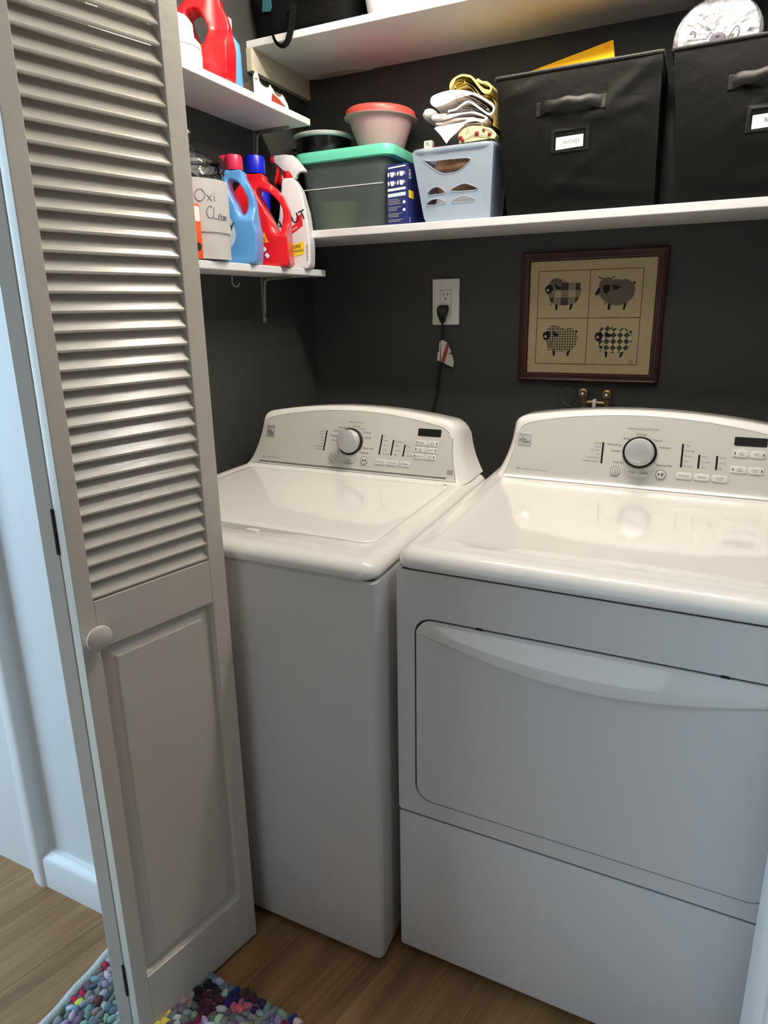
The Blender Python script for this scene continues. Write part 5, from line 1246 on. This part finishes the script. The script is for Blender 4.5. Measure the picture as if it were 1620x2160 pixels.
for a, b, c_, d_2 in ((gx0, gx1, gz0-t, gz0+t), (gx0, gx1, gz1-t, gz1+t), (gx0, gx1, gzm-t, gzm+t), (gx0-t, gx0+t, gz0, gz1), (gx1-t, gx1+t, gz0, gz1), (gxm-t, gxm+t, gz0, gz1)):
    box(bm, a, b, YW-0.0072, YW-0.0064, c_, d_2)
obj('stitched_grid', bm, 'thread', pic, kind='stuff')
s1b = [(0.086, 1.398), (0.097, 1.4), (0.103, 1.395), (0.116, 1.401), (0.132, 1.391), (0.141, 1.375), (0.14, 1.362), (0.132, 1.343), (0.12, 1.334), (0.096, 1.33), (0.074, 1.333), (0.056, 1.342), (0.051, 1.364), (0.060, 1.377), (0.071, 1.387)]
s1h = [(0.048, 1.390), (0.054, 1.401), (0.066, 1.408), (0.078, 1.405), (0.086, 1.399), (0.083, 1.389), (0.071, 1.385), (0.060, 1.380), (0.050, 1.383)]
def patterned(name, col_a, col_b, mode):
    m = bpy.data.materials.new(name); m.use_nodes = True; nt = m.node_tree; b = nt.nodes['Principled BSDF']; L = nt.links.new
    b.inputs['Roughness'].default_value = 0.9
    tc = nt.nodes.new('ShaderNodeTexCoord'); mp = nt.nodes.new('ShaderNodeMapping'); L(tc.outputs['Object'], mp.inputs['Vector'])
    mx = nt.nodes.new('ShaderNodeMix'); mx.data_type = 'RGBA'; mx.inputs[6].default_value = (*lin(col_a), 1); mx.inputs[7].default_value = (*lin(col_b), 1)
    if mode == 'argyle':
        mp.inputs['Rotation'].default_value = (0, R(45), 0); mp.inputs['Scale'].default_value = (1, 1, 1.0)
        ck = nt.nodes.new('ShaderNodeTexChecker'); ck.inputs['Scale'].default_value = 78; ck.inputs['Color1'].default_value = (0, 0, 0, 1); ck.inputs['Color2'].default_value = (1, 1, 1, 1)
        mp.inputs['Location'].default_value = (0, 0.003, 0)
        L(mp.outputs[0], ck.inputs['Vector']); L(ck.outputs['Color'], mx.inputs[0])
    else:
        sx_ = nt.nodes.new('ShaderNodeSeparateXYZ'); L(mp.outputs[0], sx_.inputs[0]); outs = []
        for ax in ('X', 'Z'):
            mu = nt.nodes.new('ShaderNodeMath'); mu.operation = 'MULTIPLY'; mu.inputs[1].default_value = 24 if mode == 'plaid' else 135
            fr_ = nt.nodes.new('ShaderNodeMath'); fr_.operation = 'FRACT'; gt = nt.nodes.new('ShaderNodeMath'); gt.operation = 'GREATER_THAN'; gt.inputs[1].default_value = 0.5
            L(sx_.outputs[ax], mu.inputs[0]); L(mu.outputs[0], fr_.inputs[0]); L(fr_.outputs[0], gt.inputs[0]); outs.append(gt)
        ad = nt.nodes.new('ShaderNodeMath'); ad.operation = 'ADD'; L(outs[0].outputs[0], ad.inputs[0]); L(outs[1].outputs[0], ad.inputs[1])
        hf = nt.nodes.new('ShaderNodeMath'); hf.operation = 'MULTIPLY'; hf.inputs[1].default_value = 0.5; L(ad.outputs[0], hf.inputs[0]); L(hf.outputs[0], mx.inputs[0])
    L(mx.outputs[2], b.inputs['Base Color']); return m
M['plaid'] = patterned('grey_plaid_cotton', (70, 60, 52), (176, 160, 134), 'plaid')
M['gingham'] = patterned('gingham_cotton', (52, 44, 36), (190, 172, 138), 'gingham')
M['argyle'] = patterned('diamond_cotton', (70, 70, 56), (196, 182, 146), 'argyle')
def piece(name, poly, m, c, dx=0, dz=0, par=None, smth=True):
    p = sm2(poly, 3) if smth else poly
    bm = nb(); prism(bm, [(x+dx, z+dz) for x, z in p], 0.0064, 0.0064+c, FPc, 0.0003); return obj(name, bm, m, par or pic)
def sheep_side(dx, dz, body_m, head_m):
    for lg in ([(0.069, 1.334), (0.077, 1.334), (0.076, 1.318), (0.071, 1.316)], [(0.113, 1.336), (0.122, 1.336), (0.116, 1.318), (0.110, 1.317)]): piece('sheep_leg', lg, 'felt_black', 0.0010, dx, dz, None, False)
    piece('sheep_tail', [(0.132, 1.392), (0.139, 1.393), (0.139, 1.385), (0.134, 1.386)], 'felt_black', 0.0011, dx, dz, None, False)
    piece('sheep_body', s1b, body_m, 0.0014, dx, dz)
    piece('sheep_fleece_cap', s1h, head_m, 0.0018, dx, dz)
    hd = piece('sheep_head', [(0.038, 1.380), (0.045, 1.388), (0.056, 1.389), (0.061, 1.376), (0.052, 1.364), (0.042, 1.366)], 'felt_black', 0.0022, dx, dz)
    piece('sheep_eye_patch', circ(0.0465, 1.3745, 0.0042, 12), 'felt_light', 0.0026, dx, dz, None, False)
    piece('sheep_ear', [(0.066, 1.391), (0.076, 1.385), (0.086, 1.382), (0.081, 1.375), (0.070, 1.378)], 'felt_black', 0.0022, dx, dz)
    bm = nb(); tube(bm, [FPc(x+dx, z+dz, 0.0084) for x, z in ((0.080, 1.399), (0.085, 1.402), (0.087, 1.406))], 0.0010, 6); obj('sheep_horn', bm, 'felt_black', pic)
    bm = nb(); tube(bm, [FPc(p.x+dx, p.y+dz, 0.0080) for p in spline([(0.069, 1.378, 0), (0.067, 1.365, 0), (0.062, 1.351, 0), (0.056, 1.343, 0), (0.053, 1.350, 0), (0.051, 1.362, 0)], 4)], 0.0008, 6); obj('sheep_collar', bm, 'felt_black', pic)
    bm = nb(); ring(bm, 0.0565+dx, 1.3345+dz, 0.0018, 0.0032, 0.0064, 0.0072, FPc, 12); obj('sheep_bell', bm, 'thread', pic)
sheep_side(0, 0, 'plaid', 'felt_grey')
sheep_side(-0.001, -0.134, 'gingham', 'gingham')
sheep_side(0.150, -0.136, 'argyle', 'argyle')
for lg in ([(0.219, 1.333), (0.2255, 1.333), (0.225, 1.316), (0.219, 1.316)], [(0.262, 1.335), (0.270, 1.335), (0.265, 1.316), (0.260, 1.315)]): piece('sheep_leg', lg, 'felt_black', 0.0010, 0, 0, None, False)
piece('sheep_tail', [(0.282, 1.392), (0.289, 1.392), (0.289, 1.385), (0.284, 1.386)], 'felt_black', 0.0011, 0, 0, None, False)
piece('sheep_body', [(0.226, 1.396), (0.244, 1.4), (0.250, 1.397), (0.262, 1.4), (0.276, 1.394), (0.287, 1.381), (0.289, 1.369), (0.284, 1.350), (0.267, 1.334), (0.245, 1.328), (0.220, 1.333), (0.208, 1.345), (0.225, 1.366)], 'felt_grey', 0.0014)
piece('sheep_head', [(0.191, 1.382), (0.196, 1.398), (0.213, 1.405), (0.227, 1.399), (0.232, 1.379), (0.232, 1.358), (0.221, 1.343), (0.206, 1.343), (0.195, 1.357)], 'felt_grey', 0.0024)
piece('sheep_face', [(0.202, 1.381), (0.210, 1.385), (0.220, 1.384), (0.222, 1.373), (0.213, 1.361), (0.205, 1.367)], 'felt_black', 0.0030)
piece('sheep_ear', [(0.181, 1.358), (0.187, 1.372), (0.193, 1.379), (0.195, 1.372), (0.192, 1.360)], 'felt_black', 0.0028)
piece('sheep_ear', [(0.229, 1.386), (0.238, 1.383), (0.250, 1.379), (0.239, 1.371), (0.230, 1.373)], 'felt_black', 0.0028)
for x0_, s_ in ((0.196, -1), (0.226, 1)):
    bm = nb(); tube(bm, [FPc(x0_-0.004*s_, 1.402, 0.0088), FPc(x0_+0.002*s_, 1.404, 0.0088), FPc(x0_+0.008*s_, 1.408, 0.0088)], 0.0012, 6); obj('sheep_horn', bm, 'felt_black', pic)
bm = nb(); ring(bm, 0.2105, 1.3335, 0.0018, 0.0032, 0.0064, 0.0072, FPc, 12); obj('sheep_bell', bm, 'thread', pic)
bm = nb(); put_text(bm, [('MS', 0.008, 0.293, 1.170), ('1994', 0.0055, 0.292, 1.1635)], lambda a, b: FPc(a, b, 0.0070)); obj('stitched_initials', bm, 'felt_black', pic, kind='stuff')

va = thing('water_valve', 'pair of brass washer taps under the framed picture behind the dryer', 'water valve', (0.205, YW, 1.03))
for x, z in ((0.173, 1.0805), (0.2395, 1.0785)):
    bm = nb(); lathe(bm, [(0.004, 0.0), (0.004, -0.010), (0.0115, -0.011), (0.0135, -0.014), (0.0135, -0.018), (0.0105, -0.0205), (0.006, -0.0195), (0.0048, -0.024), (0.0, -0.0255)], 26, lambda a, b, c, x=x, z=z: (x+a, YW-0.052+c, z+b)); obj('valve_wheel', bm, 'brass', va, 40)
    bm = nb(); lathe(bm, [(0.0035, -0.0245), (0.0035, -0.0262), (0.0, -0.0266)], 12, lambda a, b, c, x=x, z=z: (x+a, YW-0.052+c, z+b)); obj('valve_screw', bm, 'rim', va, 40)
    bm = nb(); tube(bm, [(x, YW, z), (x, YW-0.020, z), (x, YW-0.052, z)], 0.0075, 14); tube(bm, [(x, YW-0.034, z+0.002), (x, YW-0.036, z-0.022), (x, YW-0.040, z-0.046)], 0.0095, 14); obj('valve_body', bm, 'brass', va, 40)
    bm = nb(); lathe(bm, [(0.0135, 0.0), (0.0145, 0.002), (0.0145, 0.010), (0.0135, 0.012)], 16, lambda a, b, c, x=x, z=z: (x+a, YW-0.041+b, z-0.060+c)); obj('hose_nut', bm, 'rim', va, 30)
    bm = nb(); tube(bm, [(x, YW-0.041, z-0.060), (x, YW-0.042, z-0.14), (x+0.01, YW-0.06, z-0.30)], 0.0095, 12); obj('hose', bm, 'rubber', va, 60)
bm = nb(); tube(bm, [(0.166, YW-0.036, 1.046), (0.190, YW-0.034, 1.050), (0.222, YW-0.034, 1.048), (0.240, YW-0.036, 1.046)], 0.0075, 12); obj('manifold', bm, 'brass', va, 60)
bm = nb(); box(bm, 0.198, 0.208, YW-0.046, YW-0.022, 1.036, 1.060, 0.003); obj('clip', bm, 'rim', va, 40)
lp = thing('cable_loop', 'thin black cable looped beside the brass taps', 'cable', (0.12, YW, 1.04))
pts = spline([(0.165, YW-0.062, 1.030), (0.140, YW-0.050, 1.036), (0.118, YW-0.040, 1.046), (0.100, YW-0.035, 1.066), (0.104, YW-0.035, 1.092), (0.122, YW-0.035, 1.103), (0.142, YW-0.038, 1.097), (0.154, YW-0.042, 1.078), (0.150, YW-0.046, 1.060), (0.138, YW-0.05, 1.042), (0.138, YW-0.05, 1.028), (0.15, YW-0.05, 0.99), (0.15, YW-0.01, 0.95)], 6)
bm = nb(); tube(bm, pts, 0.0016, 6); obj('cable', bm, 'rubber', lp, 60)

# ================================================================== RAG RUG
rug = thing('rag_rug', 'rag rug of grey and bright knotted fabric tufts with a pale binding', 'rug', (-0.25, -0.5, 0))
rx0, rx1, ry0, ry1 = -0.572, 0.10, -1.10, -0.212
obj('backing', B(rx0+0.005, rx1, ry0, ry1-0.004, 0.0005, 0.007, 0.001), 'rug_base', rug)
bm = nb(); tube(bm, [(rx0+0.008, ry1+0.001, 0.008)]+[(rx0+0.008+0.0015*math.sin(i*1.7), ry1-(ry1-ry0)*i/40, 0.008) for i in range(1, 41)], 0.0095, 10, None, False, (1.0, 0.85)); obj('edge_binding', bm, 'rug_edge', rug, 60)
bm = nb(); col = bm.loops.layers.color.new('Col'); rr6 = random.Random(42)
greys = [(150, 154, 160), (120, 124, 132), (176, 182, 186), (104, 110, 118), (206, 210, 212), (136, 142, 148), (160, 160, 164)]
brights = [(186, 40, 84), (226, 214, 92), (110, 190, 196), (72, 36, 84), (176, 136, 196), (232, 190, 168), (40, 120, 128), (86, 52, 52), (34, 40, 96), (206, 92, 112), (96, 26, 46), (216, 110, 44), (214, 220, 172), (160, 40, 60), (24, 24, 34)]
blob = [(rr6.uniform(-0.40, rx1), rr6.uniform(ry0, ry1), rr6.uniform(0.016, 0.030), rr6.choice(brights)) for _ in range(44)]
blob += [(-0.505, -0.352, 0.011, (92, 58, 56)), (-0.500, -0.425, 0.016, (190, 150, 208)), (-0.515, -0.430, 0.010, (96, 44, 110)), (-0.545, -0.500, 0.018, (60, 130, 136)), (-0.520, -0.530, 0.014, (96, 40, 110)), (-0.470, -0.500, 0.014, (232, 196, 176)), (-0.485, -0.470, 0.010, (52, 40, 44))]
blob += [(-0.553, -0.300, 0.013, (196, 36, 84)), (-0.551, -0.360, 0.013, (196, 36, 84)), (-0.538, -0.378, 0.011, (232, 222, 92)), (-0.548, -0.440, 0.014, (186, 30, 74)), (-0.530, -0.455, 0.016, (110, 196, 196)), (-0.26, -0.245, 0.022, (34, 40, 104)), (-0.236, -0.250, 0.018, (206, 112, 132)), (-0.30, -0.262, 0.026, (74, 30, 60)), (-0.135, -0.240, 0.018, (112, 22, 40)), (-0.115, -0.236, 0.014, (214, 218, 172)), (-0.09, -0.24, 0.014, (214, 218, 172)), (-0.19, -0.285, 0.022, (214, 104, 44)), (-0.30, -0.32, 0.022, (104, 30, 84))]
st = 0.0145; ny_ = int((ry1-ry0)/st); nx_ = int((rx1-rx0-0.018)/st)
def tuft(cx, cy, cz, r, h, ang, c):
    ca, sa = math.cos(ang), math.sin(ang); e = rr6.uniform(0.62, 1.6); V = []
    ring_a = [(math.cos(2*math.pi*k/6)*rr6.uniform(0.8, 1.2), math.sin(2*math.pi*k/6)*rr6.uniform(0.8, 1.2)) for k in range(6)]
    for sc_, z in ((1.0, 0.0), (1.08, 0.45), (0.72, 0.88)):
        V.append([bm.verts.new((cx+r*sc_*(a*e*ca-b/e*sa), cy+r*sc_*(a*e*sa+b/e*ca), cz+h*z)) for a, b in ring_a])
    tp = bm.verts.new((cx+rr6.uniform(-.002, .002), cy+rr6.uniform(-.002, .002), cz+h))
    F = []
    for p, q in zip(V[:-1], V[1:]):
        for k in range(6): F.append(bm.faces.new((p[k], p[(k+1) % 6], q[(k+1) % 6], q[k])))
    for k in range(6): F.append(bm.faces.new((V[2][k], V[2][(k+1) % 6], tp)))
    l_ = tuple(v/255 for v in c)+(1,)
    for f in F:
        f.smooth = True
        for lp_ in f.loops: lp_[col] = l_
for j in range(ny_):
    for i in range(nx_):
        x = rx0+0.020+(i+0.5*(j % 2))*st+rr6.uniform(-.003, .003); y = ry1-0.004-(j+0.5)*st+rr6.uniform(-.003, .003)
        if x > rx1-0.006: continue
        c = None
        for bx, by, br, bc in reversed(blob):
            if (x-bx)**2+(y-by)**2 < (br*rr6.uniform(0.75, 1.1))**2: c = bc; break
        if c is None: c = rr6.choice(greys)
        c = tuple(min(255, max(0, v*rr6.uniform(0.85, 1.12))) for v in c)
        tuft(x, y, 0.005, st*0.60, rr6.uniform(0.006, 0.013), rr6.uniform(0, 3.14), c)
obj('fabric_tufts', bm, 'rug_rag', rug, kind='stuff')
